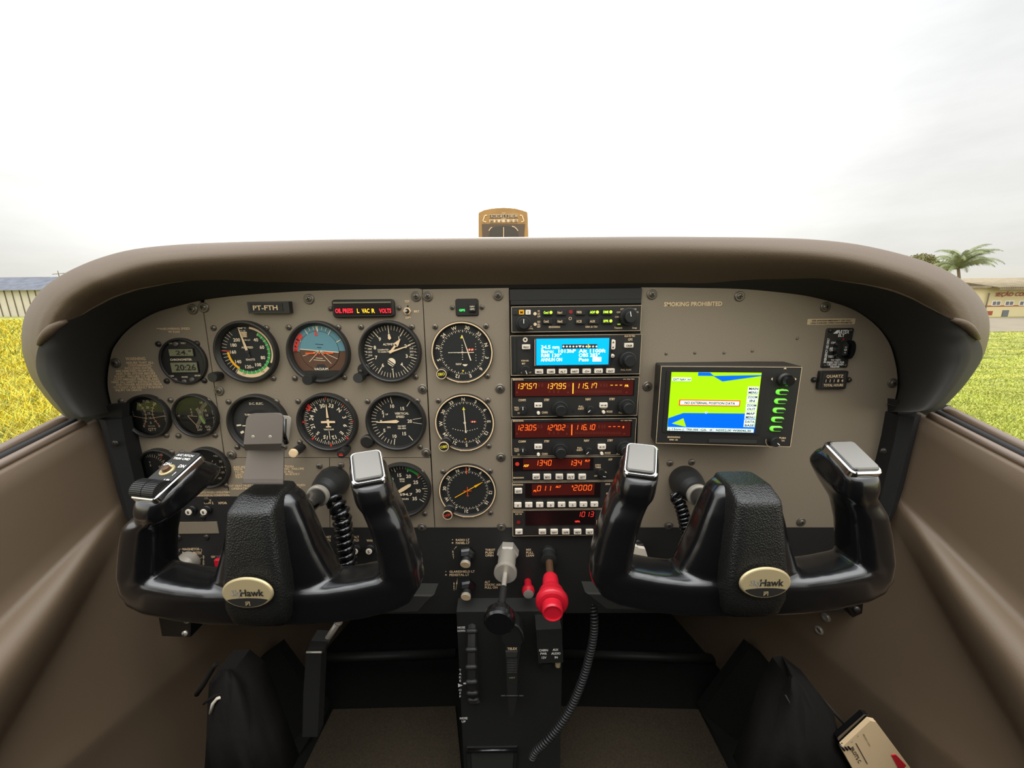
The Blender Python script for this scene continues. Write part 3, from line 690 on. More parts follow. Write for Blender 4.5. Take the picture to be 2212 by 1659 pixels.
# --- airspeed
t, pl, r = gauge('airspeed_indicator', 'round airspeed indicator with white green and yellow arcs', 'gauge', 527.5, 761.5, RL, screws=[(462,708.5),(576,708.5),(591,817)])
q = MB(); w_ = 'cream'
q.disc(0,0,r*.97,yM,w_,80,r*.89,11,118); q.disc(0,0,r*1.0,yM,w_,80,r*.80,131,215); q.disc(0,0,r*.86,yM-.0002,'green_mark',80,r*.76,33,214); q.disc(0,0,r*.80,yM-.0003,'amber_mark',60,r*.71,214,270)
for k in range(14): q.tick(r*.80,r*.98,217+k*8.1,.00045,yM-.0004,'white_mark')
for k in range(16): q.tick(r*.74,r*.86,36+k*11.8,.00045,yM-.0004,'white_mark')
for a, s_ in ((39,'40'),(73,'60'),(113,'80'),(149,'100'),(189,'120'),(230,'140'),(270,'160'),(297,'180'),(322,'200')): num(q, s_, r*.585, a, r*.125)
q.tick(r*.70,r*1.0,273,.0010,yM-.0005,'red_mark')
q.text('AIRSPEED',0,r*.17,r*.075,'white_mark',yM); q.text('KNOTS',r*.05,-r*.30,r*.075,'white_mark',yM); q.text('TAS',r*.07,-r*.60,r*.05,'white_mark',yM); q.text('TEMP °C',-r*.1,r*.90,r*.06,'white_mark',yM); q.text('30 0 -30',-r*.1,r*.80,r*.05,'white_mark',yM); q.text('PRESS ALT',0,r*.45,r*.05,'white_mark',yM)
q.poly([(-r*.22,r*.76),(r*.08,r*.76),(r*.06,r*.56),(-r*.18,r*.56)],yM-.0003,w_)
for k in range(6): q.tick(r*.58,r*.74,-15+k*4,.0004,yM-.0005,'ink')
num(q,'120',r*.9,198,r*.06,'ink'); num(q,'100',r*.9,150,r*.06,'ink'); q.build('markings', t)
q = MB(); q.tick(-r*.0,r*.16,-13,.0026,yN,w_,w1=.0034); q.tick(r*.16,r*.92,-13,.0034,yN,w_,w1=.0008); q.tick(-r*.22,0,-13,.003,yN,'dial_dark_grey'); q.lathe((0,yN,0),[(r*.07,0),(r*.06,.0006)],'dial_dark_grey',n=20); q.build('needle', t)
x, z = pl(476,811); knob(t, x, z, .0062, .014, 'knob_black')

# --- attitude
t, pl, r = gauge('attitude_indicator', 'round attitude indicator with blue sky and brown ground', 'gauge', 684.5, 762, RL, inner=.86, face='horizon_brown', screws=[(624,707),(731,707),(637,817),(744,815)])
q = MB(); q.disc(0,0,r*.99,yM,'horizon_blue',80,r*.66,-88,88); q.build('bank_ring', t)
q = MB(); T6 = 5.5
A = [(r*.72*math.sin(R(a+T6)), r*.05+r*.72*math.cos(R(a+T6))) for a in range(-90,91,6)]; q.poly(A, yM-.0002, 'horizon_blue')
A = [(r*.72*math.sin(R(a+T6)), r*.05+r*.72*math.cos(R(a+T6))) for a in range(90,271,6)]; q.poly(A, yM-.0002, 'horizon_brown')
q.disc(0,r*.05,r*.735,yM-.00015,'bezel',60,r*.715); cs, sn = math.cos(R(T6)), -math.sin(R(T6))
def rt(x_, z_): return x_*cs-z_*sn, r*.05+x_*sn+z_*cs
def ln(x0,z0,x1,z1,w,mm,y=yM-.0005): a_, b_ = rt(x0*r,z0*r), rt(x1*r,z1*r); q.line(a_[0],a_[1],b_[0],b_[1],w,y,mm)
ln(-.72,0,.72,0,.0009,'white_mark')
for x_ in (-.62,-.38,.44,.68): ln(0,0,x_,-.45 if abs(x_) < .5 else -.25,.0006,'white_mark')
for z_, w2 in ((.24,.15),(.12,.08),(-.28,.13),(-.36,.22)): ln(-w2,z_,w2,z_,.0006,'white_mark' if z_ < 0 else 'ink')
q.build('horizon_ball', t)
q = MB()
for a, l_ in ((-60,.2),(-30,.2),(-20,.12),(-10,.12),(0,.2),(10,.12),(20,.12),(30,.2),(60,.2)): q.tick(r*(.96-l_),r*.96,a+2,.0009 if l_ > .15 else .0007,yM-.0006,'white_mark')
a_ = R(-5); q.poly([(r*.82*math.sin(a_),r*.82*math.cos(a_)+.001),(r*.60*math.sin(a_)-.0016,r*.62),(r*.60*math.sin(a_)+.0022,r*.61)],yM-.0007,'red_mark'); q.poly([(-.0014,r*.95),(.0014,r*.95),(0,r*.75)],yM-.0006,'white_mark')
q.build('bank_scale', t)
q = MB(); q.disc(0,0,r*.96,yM-.0006,'red_mark',60,r*.80,-88,-42); 
for k, ch in enumerate('GYRO'): q.text(ch, r*.88*math.sin(R(-58-9*k)), r*.88*math.cos(R(-58-9*k)), r*.085, 'ink', yM-.001)
q.build('gyro_flag', t, 'red warning flag')
q = MB(); z_ = -r*.04
for s_ in (-1,1): q.box((s_*r*.17,-.0024,z_-.0009),(s_*r*.52,-.0018,z_+.0009),'orange_mark'); q.line(s_*r*.17,z_,s_*r*.10,z_-r*.08,.001,-.0024,'orange_mark')
q.disc(0,z_,r*.035,-.0024,'orange_mark',16); q.build('aircraft_symbol', t, 'orange aircraft symbol')
q = MB(); q.prism([(-r*.30,-r*.72),(-r*.12,-r*.46),(r*.12,-r*.46),(r*.30,-r*.72)], -.0016, -.0006, 'dial_dark_grey'); q.prism([(-r*.74,-r*.70),(r*.74,-r*.70),(r*.55,-r*.88),(0,-r*1.02),(-r*.55,-r*.88)], -.004, -.0006, 'bezel'); q.text('VACUUM',0,-r*.64,r*.09,'white_mark',-.0018); q.build('lower_mask', t)
x, z = pl(677,816); knob(t, x, z, .0064, .016, 'knob_black')

# --- altimeter
t, pl, r = gauge('altimeter', 'round altimeter with two cream pointers and striped flag', 'gauge', 840.5, 761.5, RL, inner=.87, screws=[(780,706),(890,706),(898,814)])
q = MB()
for k in range(50): q.tick(r*(.68 if k % 5 == 0 else .80),r*.97,k*7.2-2,.0009 if k % 5 == 0 else .0005,yM,'white_mark')
for k in range(10): num(q, str(k), r*.60, k*36-2, r*.13)
q.text('ALTIMETER',0,r*.28,r*.075,'white_mark',yM); q.text('CALIBRATED',-r*.28,r*.08,r*.05,'white_mark',yM); q.text('TO 20,000 FT',-r*.28,0,r*.05,'white_mark',yM)
for s_ in (-1,1):
    q.poly([(s_*r*.88,r*.18),(s_*r*.70,r*.18),(s_*r*.66,0),(s_*r*.70,-r*.18),(s_*r*.88,-r*.18)],yM-.0002,'dial_dark_grey')
    for k, sx in enumerate(('1020','1015','1010') if s_ < 0 else ('29.8','29.9','30.0')): q.text(sx, s_*r*.77, r*(.12-.12*k), r*.055, 'white_mark', yM-.0004)
    q.poly([(s_*r*.92,.0006),(s_*r*.92,-.0006),(s_*r*.83,0)],yM-.0004,'white_mark')
q.disc(0,-r*.38,r*.15,yM-.0002,'white_mark',28)
for k in range(3): q.line(-r*.17,-r*(.28+.09*k)+.0005,r*.13,-r*(.50+.09*k)+.0005,.0012,yM-.0004,'dial_black')
q.build('markings', t)
q = MB(); q.tick(-r*.04,r*.35,40,.0026,yN,w_); q.tick(r*.30,r*.36,40,.0055,yN,w_,w1=.005); q.tick(r*.36,r*.62,40,.006,yN,w_,w1=.0003); q.build('needle', t, 'short broad pointer')
q = MB(); q.tick(-r*.06,r*.80,72,.0026,yN-.0006,w_,w1=.0008); q.lathe((0,yN-.0006,0),[(r*.06,0),(r*.05,.0005)],w_,n=20); q.build('needle', t, 'long thin pointer')
q = MB(); q.poly([(-.001,r*.62),(.001,r*.62),(.0022,r*.50),(0,r*.44),(-.0022,r*.50)],yN,w_); q.build('needle', t, 'small diamond marker')
x, z = pl(789,797); m_ = MB(); m_.lathe((0,0,0),[(.008,0),(.008,.005),(.007,.006)],'bezel',n=24); m_.build('lug', t, loc=(x,0,z))
x, z = pl(783,812); knob(t, x, z, .0062, .016, 'knob_black', 'dial_dark_grey'); x, z = pl(784,800); screw(t, x, z, .0028, -.008, 'dark_screw')

# --- turn coordinator
t, pl, r = gauge('turn_coordinator', 'round black turn coordinator half hidden behind the chart clip', 'gauge', 553, 917, RL, face='dial_dark_grey', inner=.86, screws=[(494,867.5),(598,867),(513,965.5),(615,965)])
q = MB(); q.disc(0,-r*.1,r*.62,-.0012,'dial_black',60); q.disc(0,-r*.1,r*.64,-.0010,'bezel',60,r*.60); q.build('inner_bowl', t)
q = MB(); q.text('D.C. ELEC.',0,r*.78,r*.085,'white_mark',yM-.0004); q.text('TURN COORDINATOR',0,r*.34,r*.07,'white_mark',yM-.0006)
for s_ in (-1,1):
    q.tick(r*.72,r*.90,s_*96,.0022,yM-.0004,'white_mark'); q.tick(r*.74,r*.88,s_*117,.003,yM-.0004,'white_mark'); q.text('L' if s_ < 0 else 'R', s_*r*.60, -r*.52, r*.13, 'white_mark', yM-.0004)
q.text('2 MIN',0,-r*.62,r*.07,'white_mark',yM-.0004); q.build('markings', t)
q = MB(); q.line(-r*.66,-r*.10,r*.66,-r*.10,.0014,yN,'white_mark'); q.disc(0,-r*.10,r*.08,yN-.0003,'white_mark',20); q.build('aeroplane_symbol', t)

# --- heading indicator
t, pl, r = gauge('heading_indicator', 'round heading indicator with white aircraft outline and red bug', 'gauge', 704, 914.5, RL, face='dial_black', inner=.87, screws=[(644,866.5),(749,866.5),(648,955)])
q = MB(); H0 = 45
for k in range(72): q.tick(r*(.78 if k % 2 == 0 else .84),r*.93,k*5+H0,.0007 if k % 2 == 0 else .0005,yM,'white_mark')
for k, s_ in enumerate(('N','3','6','E','12','15','S','21','24','W','30','33')): num(q, s_, r*.655, H0+30*k, r*.15, rot='r')
for a in (0,45,90,135,180,225,270,315): q.tick(r*.88,r*1.0,a,.0016,yM-.0003,'red_mark',w1=.0024)
q.build('compass_card', t, 'rotating card with white numbers')
q = MB(); q.poly([(r*x_,r*z_) for x_,z_ in ((-.045,.10),(.045,.10),(.045,.045),(.27,.035),(.27,-.045),(.045,-.045),(.03,-.16),(.10,-.175),(.10,-.22),(-.10,-.22),(-.10,-.175),(-.03,-.16),(-.045,-.045),(-.27,-.045),(-.27,.035),(-.045,.045))],yN,w_); q.build('aircraft_symbol', t)
q = MB(); q.text('VACUUM',0,-r*.30,r*.065,'white_mark',yN); q.tick(r*.16,r*.70,0,.003,yN,w_,w1=.0008); q.tick(r*.36,r*.70,180,.0007,yN,'white_mark'); q.build('needle', t, 'cream lubber pointer')
q = MB(); q.tick(r*.80,r*.97,-51,.0058,yN,'red_mark'); q.tick(r*.86,r*.99,-51,.0015,yN-.0003,'dial_black'); q.build('heading_bug', t, 'red heading bug')
def longknob(t, px, py, ppx, ppy, r_, capm, name='knob', mm='knob_black', extra=None):
    """a knob whose base is seen at px,py and whose face is seen at ppx,ppy"""
    x, z = pl(px, py); a = P(px, py, D); 
    best = min(range(4, 60), key=lambda k: (P(ppx,ppy,D-k*.001)-Vector((a.x,D-k*.001,a.z))).length); h_ = best*.001
    q_ = MB(); q_.lathe((0,0,0), [(r_*.75,0),(r_*.75,h_*.3),(r_,h_*.34),(r_,h_*.9),(r_*.96,h_*.92,capm if extra else mm),(r_*.9,h_,capm),(r_*.6,h_*1.01,capm)], mm, n=30); return q_.build(name, t, loc=(x,0,z)), h_
longknob(t, 654, 965, 636, 985, .0058, 'cream', extra=1); o_, h_ = longknob(t, 752, 968, 742, 987, .0056, 'bezel'); q = MB(); q.text('PUSH',0,.0012,.0013,'red_mark',0); q.box((-.0026,-.0001,-.0016),(.0026,0,-.0001),'red_mark'); q.build('lettering', o_, loc=(0,-h_*1.02,0))

# --- vertical speed
t, pl, r = gauge('vertical_speed_indicator', 'round vertical speed indicator with pointer at zero', 'gauge', 853.5, 913.5, RL, inner=.87, screws=[(794,866.5),(902,865.5),(908,965)])
q = MB()
for s_ in (-1,1):
    for k in range(1,11): q.tick(r*(.72 if k in (5,10) else .80),r*.97,270+s_*k*8,.0009 if k in (5,10) else .0006,yM,'white_mark')
q.tick(r*.72,r*.97,270,.0009,yM,'white_mark')
for a, s_ in ((306,'5'),(347,'10'),(26,'15'),(154,'15'),(193,'10'),(234,'5')): num(q, s_, r*(.62 if s_ != '15' else .56), a, r*.13)
q.text('0',-r*.60,0,r*.12,'white_mark',yM); q.text('20',r*.50,0,r*.13,'white_mark',yM)
for a in (38,142): q.tick(r*.72,r*.97,a-2 if a < 90 else a+2,.0009,yM,'white_mark')
for a in (83,97): q.line(r*.62,(90-a)*.0003,r*.97*math.sin(R(a)),r*.97*math.cos(R(a)),.0006,yM,'white_mark')
q.text('VERTICAL',r*.22,r*.31,r*.085,'white_mark',yM); q.text('SPEED',r*.15,r*.18,r*.085,'white_mark',yM); q.text('100 FEET',r*.18,-r*.20,r*.06,'white_mark',yM); q.text('PER MIN',r*.18,-r*.29,r*.06,'white_mark',yM)
q.text('UP',-r*.36,r*.28,r*.06,'white_mark',yM); q.text('DN',-r*.32,-r*.24,r*.06,'white_mark',yM); q.tick(0,r*.2,10,.0012,yM,'white_mark',cx=-r*.50,cz=r*.16,w1=.0003)
q.build('markings', t)
q = MB(); q.tick(-r*.10,r*.0,268,.0006,yN,w_,w1=.0046); q.tick(0,r*.78,268,.0046,yN,w_,w1=.0008); q.build('needle', t)
x, z = pl(796,951); m_ = MB(); m_.lathe((0,0,0),[(.0085,0),(.0085,.006),(.007,.007)],'bezel',n=24); m_.build('lug', t, loc=(x,0,z))

# --- navigation indicators
def rose(q, r, H0, m='white_mark'):
    for k in range(72): q.tick(r*.76 if k % 2 else r*.72,r*.80,k*5+H0,.0005 if k % 2 else .0007,yM,m)
    for k, s_ in enumerate(('N','3','6','E','12','15','S','21','24','W','30','33')): num(q, s_, r*.895, H0+30*k, r*.125, rot='r')
def nav(name, label, px, py, H0, sc, kn, klab, kf):
    t, pl, r = gauge(name, label, 'gauge', px, py, RL, prot=.0045, inner=.90, ring='cream', screws=sc)
    q = MB(); rose(q, r, H0); q.build('compass_card', t, 'rotating card with white numbers')
    q = MB(); q.text('BENDIX/KING',0,-r*1.055,r*.05,'cream',-.0048); q.build('maker_name', t)
    m_ = MB(); a = pl(*kn); ang = math.atan2(a[0], a[1]); m_.lathe((0,0,0),[(.0072,0),(.0072,.006),(.0062,.007)],'bezel',n=24); m_.build('lug', t, loc=(r*1.02*math.sin(ang),0,r*1.02*math.cos(ang)))
    q_ = MB(); x, z = r*1.06*math.sin(ang), r*1.06*math.cos(ang); h_ = kf
    q_.lathe((0,0,0), [(.0062,0),(.0062,h_*.9),(.0064,h_*.92,'cream'),(.0064,h_,'cream'),(.0056,h_,'cream'),(.0055,h_*.985,'bezel')], 'knob_black', n=28)
    o_ = q_.build('knob', t, loc=(x,0,z)); q_ = MB(); q_.text(klab[0],0,0,.0034,klab[1],0,rot=klab[2]); q_.build('lettering', o_, loc=(0,-h_-.0002,0))
    return t, pl, r
t, pl, r = nav('course_deviation_indicator', 'topmost round course indicator with crossed white needles', 998, 762, 73, [(940,705.5),(1050,704),(1053,812)], (950,812), ('OBS','yellow_mark',175), .008)
q = MB(); q.line(-r*.50,0,r*.42,0,.0009,yN-.0004,'white_mark'); q.build('needle', t, 'horizontal glide slope needle')
for k in range(9): pass
q = MB(); q.line(r*.02,r*.62,r*.30,-r*.29,.0006,yN-.0008,'white_mark',.0016); q.build('needle', t, 'slanted course needle')
q = MB()
for k in range(-3,4):
    if k: q.disc(0,k*r*.085,r*.018,yM,'white_mark',12)
    q.disc(-r*.12-abs(k)*r*.1,-r*.012,r*.014,yN-.0006,'white_mark',10)
    if k: q.disc(r*.48,k*r*.10,r*.014,yM,'white_mark',10)
q.disc(0,0,r*.04,yM,'white_mark',20,r*.025); q.poly([(0,r*.62),(-r*.055,r*.50),(r*.055,r*.50)],yM-.0002,'yellow_mark'); q.poly([(0,-r*.72),(-r*.04,-r*.64),(r*.04,-r*.64)],yM-.0002,'yellow_mark')
q.text('NAV',-r*.15,-r*.42,r*.07,'white_mark',yM); q.poly([(-r*.02,-r*.43),(r*.18,-r*.43),(r*.12,-r*.50),(r*.04,-r*.50)],yM,'white_mark'); q.box((r*.18,-.0014,r*.06),(r*.42,-.0012,r*.13),'red_mark'); q.line(r*.24,r*.06,r*.27,r*.13,.0012,-.0016,'white_mark'); q.line(r*.34,r*.06,r*.37,r*.13,.0012,-.0016,'white_mark'); q.build('markings', t)
t, pl, r = nav('course_deviation_indicator', 'middle round course indicator with one upright white needle', 1003.5, 914.5, -2, [(947,865),(1054,864),(1056,963)], (956,962), ('OBS','yellow_mark',-8), .018)
q = MB(); q.line(-r*.02,r*.50,r*.03,-r*.36,.0013,yN,'white_mark'); q.disc(0,0,r*.045,yN-.0002,'white_mark',20,r*.025); q.disc(r*.03,-r*.36,r*.035,yN-.0002,'white_mark',16); q.build('needle', t)
q = MB()
for k in range(-5,6): q.disc(k*r*.09,-r*.33+abs(k)**1.7*r*.006,r*.017,yM,'white_mark',12)
q.poly([(-r*.02,r*.62),(-r*.075,r*.50),(r*.035,r*.50)],yN-.0003,'yellow_mark'); q.poly([(0,-r*.70),(-r*.03,-r*.62),(r*.03,-r*.62)],yM,'amber_mark'); q.box((r*.22,-.0014,-r*.0),(r*.42,-.0012,r*.06),'red_mark'); q.line(r*.27,0,r*.30,r*.06,.0012,-.0016,'white_mark'); q.line(r*.35,0,r*.37,r*.06,.0012,-.0016,'white_mark'); q.build('markings', t)
t, pl, r = nav('radio_compass_indicator', 'lowest round navigation indicator with long yellow needle', 1009.5, 1062, -24, [(957,1018),(1059,1017),(1060,1107)], (963,1106), ('HDG','red_mark',160), .018)
q = MB(); q.line(-r*.50,-r*.28,r*.45,r*.27,.0012,yN,'amber_mark'); q.line(r*.28,r*.17,r*.60,r*.36,.0034,yN-.0002,'amber_mark',.0003); q.build('needle', t, 'yellow bearing needle')
q = MB(); q.line(0,r*.16,0,-r*.24,.0008,yN-.0004,'orange_mark'); q.line(-r*.15,0,r*.16,0,.0009,yN-.0004,'orange_mark'); q.line(-r*.05,-r*.20,r*.05,-r*.20,.0007,yN-.0004,'orange_mark'); q.build('aircraft_symbol', t, 'orange aircraft symbol')
q = MB(); q.tick(r*.70,r*.98,-1,.0012,yN-.0004,'orange_mark'); q.build('index_mark', t, 'orange index line')

# --- tachometer
t, pl, r = gauge('tachometer', 'round engine speed gauge with green arc behind the pilot yoke grip', 'gauge', 867, 1062, RL, inner=.89, screws=[(912,1019),(918,1109)])
q = MB()
for k in range(36): 
    a = -125+k*250/35; q.tick(r*(.76 if k % 5 == 0 else .84),r*.97,a,.0009 if k % 5 == 0 else .0006,yM,'white_mark')
for k, s_ in enumerate(('0','5','10','15','20','25','30','35')): num(q, s_, r*.60, -125+k*35.7+8, r*.14)
q.disc(0,0,r*.98,yM-.0003,'green_mark',60,r*.82,14,47); q.tick(r*.80,r*.98,49,.0016,yM-.0004,'red_mark')
q.text('RPM',0,r*.42,r*.075,'white_mark',yM); q.text('X100',0,r*.33,r*.06,'white_mark',yM); q.text('HOURS',r*.04,-r*.42,r*.07,'white_mark',yM)
q.poly([(-r*.32,-r*.14),(r*.42,-r*.14),(r*.42,-r*.30),(-r*.32,-r*.30)],yM,'ink'); q.text('4694.7',r*.05,-r*.22,r*.11,'white_mark',yM-.0003,width=r*.62); q.build('markings', t)
q = MB(); q.tick(-r*.32,r*.0,238,.0044,yN,w_,w1=.0052); q.tick(0,r*.52,238,.0052,yN,w_,w1=.0016); q.tick(-r*.40,-r*.32,238,.0014,yN,w_,w1=.0044); q.build('needle', t)

# --- chronometer
t, pl, r = gauge('chronometer', 'round black digital clock with two liquid crystal windows', 'clock', 393, 781, .0296, prot=.004, inner=.95, face='bezel', screws=[(343,743),(426,742),(361,823),(442,822)], sm='dark_screw')
def lcdp(q, a, b, c, d, s_, hp, m='lcd'):
    p0, p1 = pl(a,b), pl(c,d); q.box((p0[0]-.0012,-.0022,p1[1]-.001),(p1[0]+.0008,-.001,p0[1]+.001),'ink'); q.box((p0[0],-.0024,p1[1]),(p1[0],-.002,p0[1]),m); q.text(s_,(p0[0]+p1[0])/2+.002,(p0[1]+p1[1])/2,hp,'lcd_digit',-.0027,width=(p1[0]-p0[0])*.8)
q = MB(); lcdp(q, 367, 754, 421, 768, ' 24.°', .0052); q.build('display', t, 'small greenish display'); q = MB(); lcdp(q, 371, 783, 431, 803, '20:26', .0075); q.build('display', t, 'larger clock display')
q = MB(); fit(q, pl, 'CHRONOMETER', 369, 416, 776.5, 4.4, 'white_mark', -.0012); fit(q, pl, 'OAT', 366, 374, 741.5, 3.2, 'white_mark', -.0012); fit(q, pl, 'VOLT', 392, 403, 741, 3.2, 'white_mark', -.0012); fit(q, pl, 'RESET', 364, 378, 812, 3, 'white_mark', -.0012); fit(q, pl, 'MODE', 394, 407, 814, 3, 'white_mark', -.0012); fit(q, pl, 'ST/SP', 422, 436, 811, 3, 'white_mark', -.0012); q.build('lettering', t)
for a, b in ((382,743),(380,821),(400,824),(417,820)): x, z = pl(a,b); q = MB(); q.lathe((0,0,0),[(.0032,0),(.0032,.0020),(.0026,.0028),(.001,.003)],'clip_metal',n=20); q.build('push_button', t, loc=(x,0,z))

# --- four small engine gauges
def small(name, label, px, py, scr, glass='gauge_glass'): return gauge(name, label, 'gauge', px, py, RS, prot=.007, inner=.86, screws=scr, group=None, glass=glass)
t, pl, r = small('fuel_quantity_gauge', 'small round twin fuel quantity gauge with crossed cream arcs', 313.5, 901, [(262,866),(343,864),(281,941),(360,940)])
q = MB()
for s_, c0_ in ((-1,-1.02),(1,1.02)):
    for k in range(24):
        a0_, a1_ = -40+80*k/24, -40+80*(k+1)/24; f_ = lambda a: ((c0_+s_*-.84*math.cos(R(a)))*r, .84*r*math.sin(R(a))+.06*r); u_, v_ = f_(a0_), f_(a1_); q.line(u_[0],u_[1],v_[0],v_[1],.0008,yM,'cream')
    for k in range(7):
        a = -38+76*k/6; q.line((c0_+s_*-.76*math.cos(R(a)))*r,.76*r*math.sin(R(a))+.06*r,(c0_+s_*-.92*math.cos(R(a)))*r,.92*r*math.sin(R(a))+.06*r,.0007,yM,'cream' if k else 'red_mark')
for s_, x_, z_, h_ in (('FUEL',0,.78,.12),('26',-.42,.66,.12),('26',.42,.66,.12),('20',0,.46,.12),('15',0,.14,.12),('10',0,-.12,.12),('5',0,-.38,.12),('0',-.40,-.56,.13),('0',.40,-.56,.13),('GALLONS',0,-.56,.06),('QTY',0,-.74,.15)): q.text(s_,x_*r,z_*r,h_*r,'white_mark',yM-.0002)
for k, ch in enumerate('LEFT'): q.text(ch,-.82*r,(.22-.17*k)*r,.10*r,'white_mark',yM)
for k, ch in enumerate('RIGHT'): q.text(ch,.82*r,(.26-.15*k)*r,.10*r,'white_mark',yM)
q.build('markings', t)
q = MB(); q.line(-r*.86,r*.02,-r*.12,-r*.14,.0010,yN,'cream',.0006); q.build('needle', t); q = MB(); q.line(r*.86,0,r*.12,-r*.12,.0010,yN,'cream',.0006); q.build('needle', t)
t, pl, r = small('exhaust_temperature_gauge', 'small round fuel flow and exhaust temperature gauge with green arc', 417.5, 900, [(369,864),(451,865),(386,941),(465,940)])
q = MB()
for k in range(16): q.tick(r*.62,r*.80,60+k*5.2,.0006,yM,'white_mark',cx=-r*.55)
for k in range(18): q.tick(r*.62,r*.80,-118+k*6.2,.0006,yM,'white_mark',cx=r*.95,cz=r*.02)
q.disc(r*.95,r*.02,r*.84,yM-.0002,'light_green',30,r*.70,-128,-92)
for s_, x_, z_ in (('19',.34,.68),('15',.48,.26),('10',.52,.0),('25°F',.0,-.62),('DIV',.02,-.78),('GAL',.48,-.62),('HR',.50,-.78)): q.text(s_,x_*r,z_*r,.12*r,'white_mark',yM-.0004)
for k, ch in enumerate('EGT'): q.text(ch,-.26*r,(.32-.15*k)*r,.09*r,'white_mark',yM)
for k, ch in enumerate('FUEL FLOW'): q.text(ch,.84*r,(.45-.12*k)*r,.09*r,'white_mark',yM)
q.build('markings', t)
q = MB(); q.line(-r*.45,-r*.02,-r*.05,-r*.58,.0010,yN,'cream',.0008); q.line(-r*.45,0,r*.05,-r*.05,.0007,yN,'cream'); q.build('needle', t); x = -r*.86; screw(t, x, 0, .0024, -.002, 'screw_metal')
t, pl, r = small('oil_gauge', 'small round oil gauge half hidden behind the rocker switch grip', 340, 1016, [(292,978),(372,976)])
q = MB()
for k in range(14): q.tick(r*.66,r*.82,-60+k*9,.0006,yM,'white_mark',cx=-r*.5)
q.tick(r*.6,r*.84,10,.0014,yM,'red_mark'); q.text('245',r*.1,r*.78,r*.12,'white_mark',yM); q.text('OIL',0,r*.1,r*.12,'white_mark',yM); q.text('T',-r*.55,r*.35,r*.1,'white_mark',yM); q.text('E',-r*.55,r*.18,r*.1,'white_mark',yM); q.build('markings', t)
q = MB(); q.line(0,0,r*.3,r*.5,.0008,yN,'cream'); q.build('needle', t)
t, pl, r = small('vacuum_ammeter_gauge', 'small round vacuum and ammeter gauge with two green marks', 444, 1013, [(394,977),(472,979),(488,1048)])
q = MB()
for a, s_ in ((-42,'7'),(-66,'6'),(-90,'5'),(-114,'4'),(-138,'3')): q.text(s_,r*(.10+.55*math.sin(R(a))),r*(.66*math.cos(R(a))),r*.12,'white_mark',yM); q.tick(r*.34,r*.48,a,.0008,yM,'white_mark')
for a, s_ in ((35,'+60'),(66,'30'),(90,'0'),(114,'-30'),(146,'-60')): q.text(s_,r*(.12+.60*math.sin(R(a))),r*(.78*math.cos(R(a))),r*.12,'white_mark',yM); q.tick(r*.34,r*.46,a,.0008,yM,'white_mark')
for k, ch in enumerate('AMP'): q.text(ch,.88*r,(.2-.2*k)*r,.10*r,'white_mark',yM)
q.disc(-r*.02,0,r*.2,yM-.0002,'green_mark',20,r*.1,-110,-60); q.tick(-.05*r,.1*r,0,.0018,yM,'green_mark',cx=.0); q.build('markings', t)
q = MB(); q.line(r*.10,0,r*.80,0,.0009,yN,'cream',.0006); q.build('needle', t)

# --- small items between the gauges
pl = Plane(590,664,D); t = thing('registration_plate', 'small black holder with cream letters PT-FTH', 'plate', pl.o)
q = MB(); a, b = pl(543,652), pl(634,676); q.box((a[0],-.008,b[1]),(b[0],0,a[1]),'bezel'); q.build('holder', t); q = MB(); a, b = pl(549,655.5), pl(620,671.5); q.box((a[0],-.0086,b[1]),(b[0],-.008,a[1]),'dial_dark_grey'); q.build('insert', t); q = MB(); fit(q, pl, 'PT-FTH', 556, 610, 664.5, 10, 'cream', -.0092); q.build('lettering', t)
pl = Plane(787,666,D); t = thing('annunciator_panel', 'wide warning light bar glowing red and amber', 'warning light', pl.o)
q = MB(); a, b = pl(719.5,647.5), pl(855.5,684.5); q.rplate((a[0]+b[0])/2,(a[1]+b[1])/2,(b[0]-a[0])/2,(a[1]-b[1])/2,-.006,0,.004,'bezel'); q.build('frame', t)
q = MB(); a, b = pl(725,653), pl(850,679); q.rplate((a[0]+b[0])/2,(a[1]+b[1])/2,(b[0]-a[0])/2,(a[1]-b[1])/2,-.0068,-.006,.001,'radio_window_dark'); q.box((a[0],-.0072,a[1]-.0014),(b[0],-.0066,a[1]),'lcd'); q.build('window', t)
q = MB(); fit(q, pl, 'OIL PRESS', 730, 768, 671, 9, 'ann_red', -.0078); q.build('warning_text', t, 'glowing red OIL PRESS'); q = MB(); fit(q, pl, 'L', 776, 781, 671, 9, 'ann_amber', -.0078); fit(q, pl, 'VAC', 787, 803, 671, 9, 'ann_amber', -.0078); fit(q, pl, 'R', 807, 814, 671, 9, 'ann_amber', -.0078); q.build('warning_text', t, 'glowing amber L VAC R'); q = MB(); fit(q, pl, 'VOLTS', 824, 849, 671, 9, 'ann_red', -.0078); q.build('warning_text', t, 'glowing red VOLTS')
for a, b in ((714,667),(862,665)): x, z = pl(a,b); screw(t, x, z, .003)
pl = Plane(880,672,D); t = thing('toggle_switch', 'tiny toggle switch in a pale hexagonal nut marked TST BRT DIM', 'switch', pl.o)
q = MB(); q.lathe((0,0,0),[(.0048,0),(.0048,.0016),(.0040,.002)],'cream',n=6,smooth=False); q.lathe((0,0,0),[(.0030,.001),(.003,.0028)],'ink',n=16); q.build('nut', t); q = MB(); q.tube([(0,-.002,0),(.0002,-.010,.0005)],[.0011,.0016],'metal',n=10); q.build('lever', t)
q = MB(); fit(q, pl, 'TST', 874, 885, 651, 4.5, 'cream', -.0003); fit(q, pl, 'BRT', 894, 906, 672.5, 4.5, 'cream', -.0003); fit(q, pl, 'DIM', 876, 887, 686, 4.5, 'cream', -.0003); q.disc(*pl(881,661.5),.0012,-.0003,'slot',12); q.build('lettering', t)
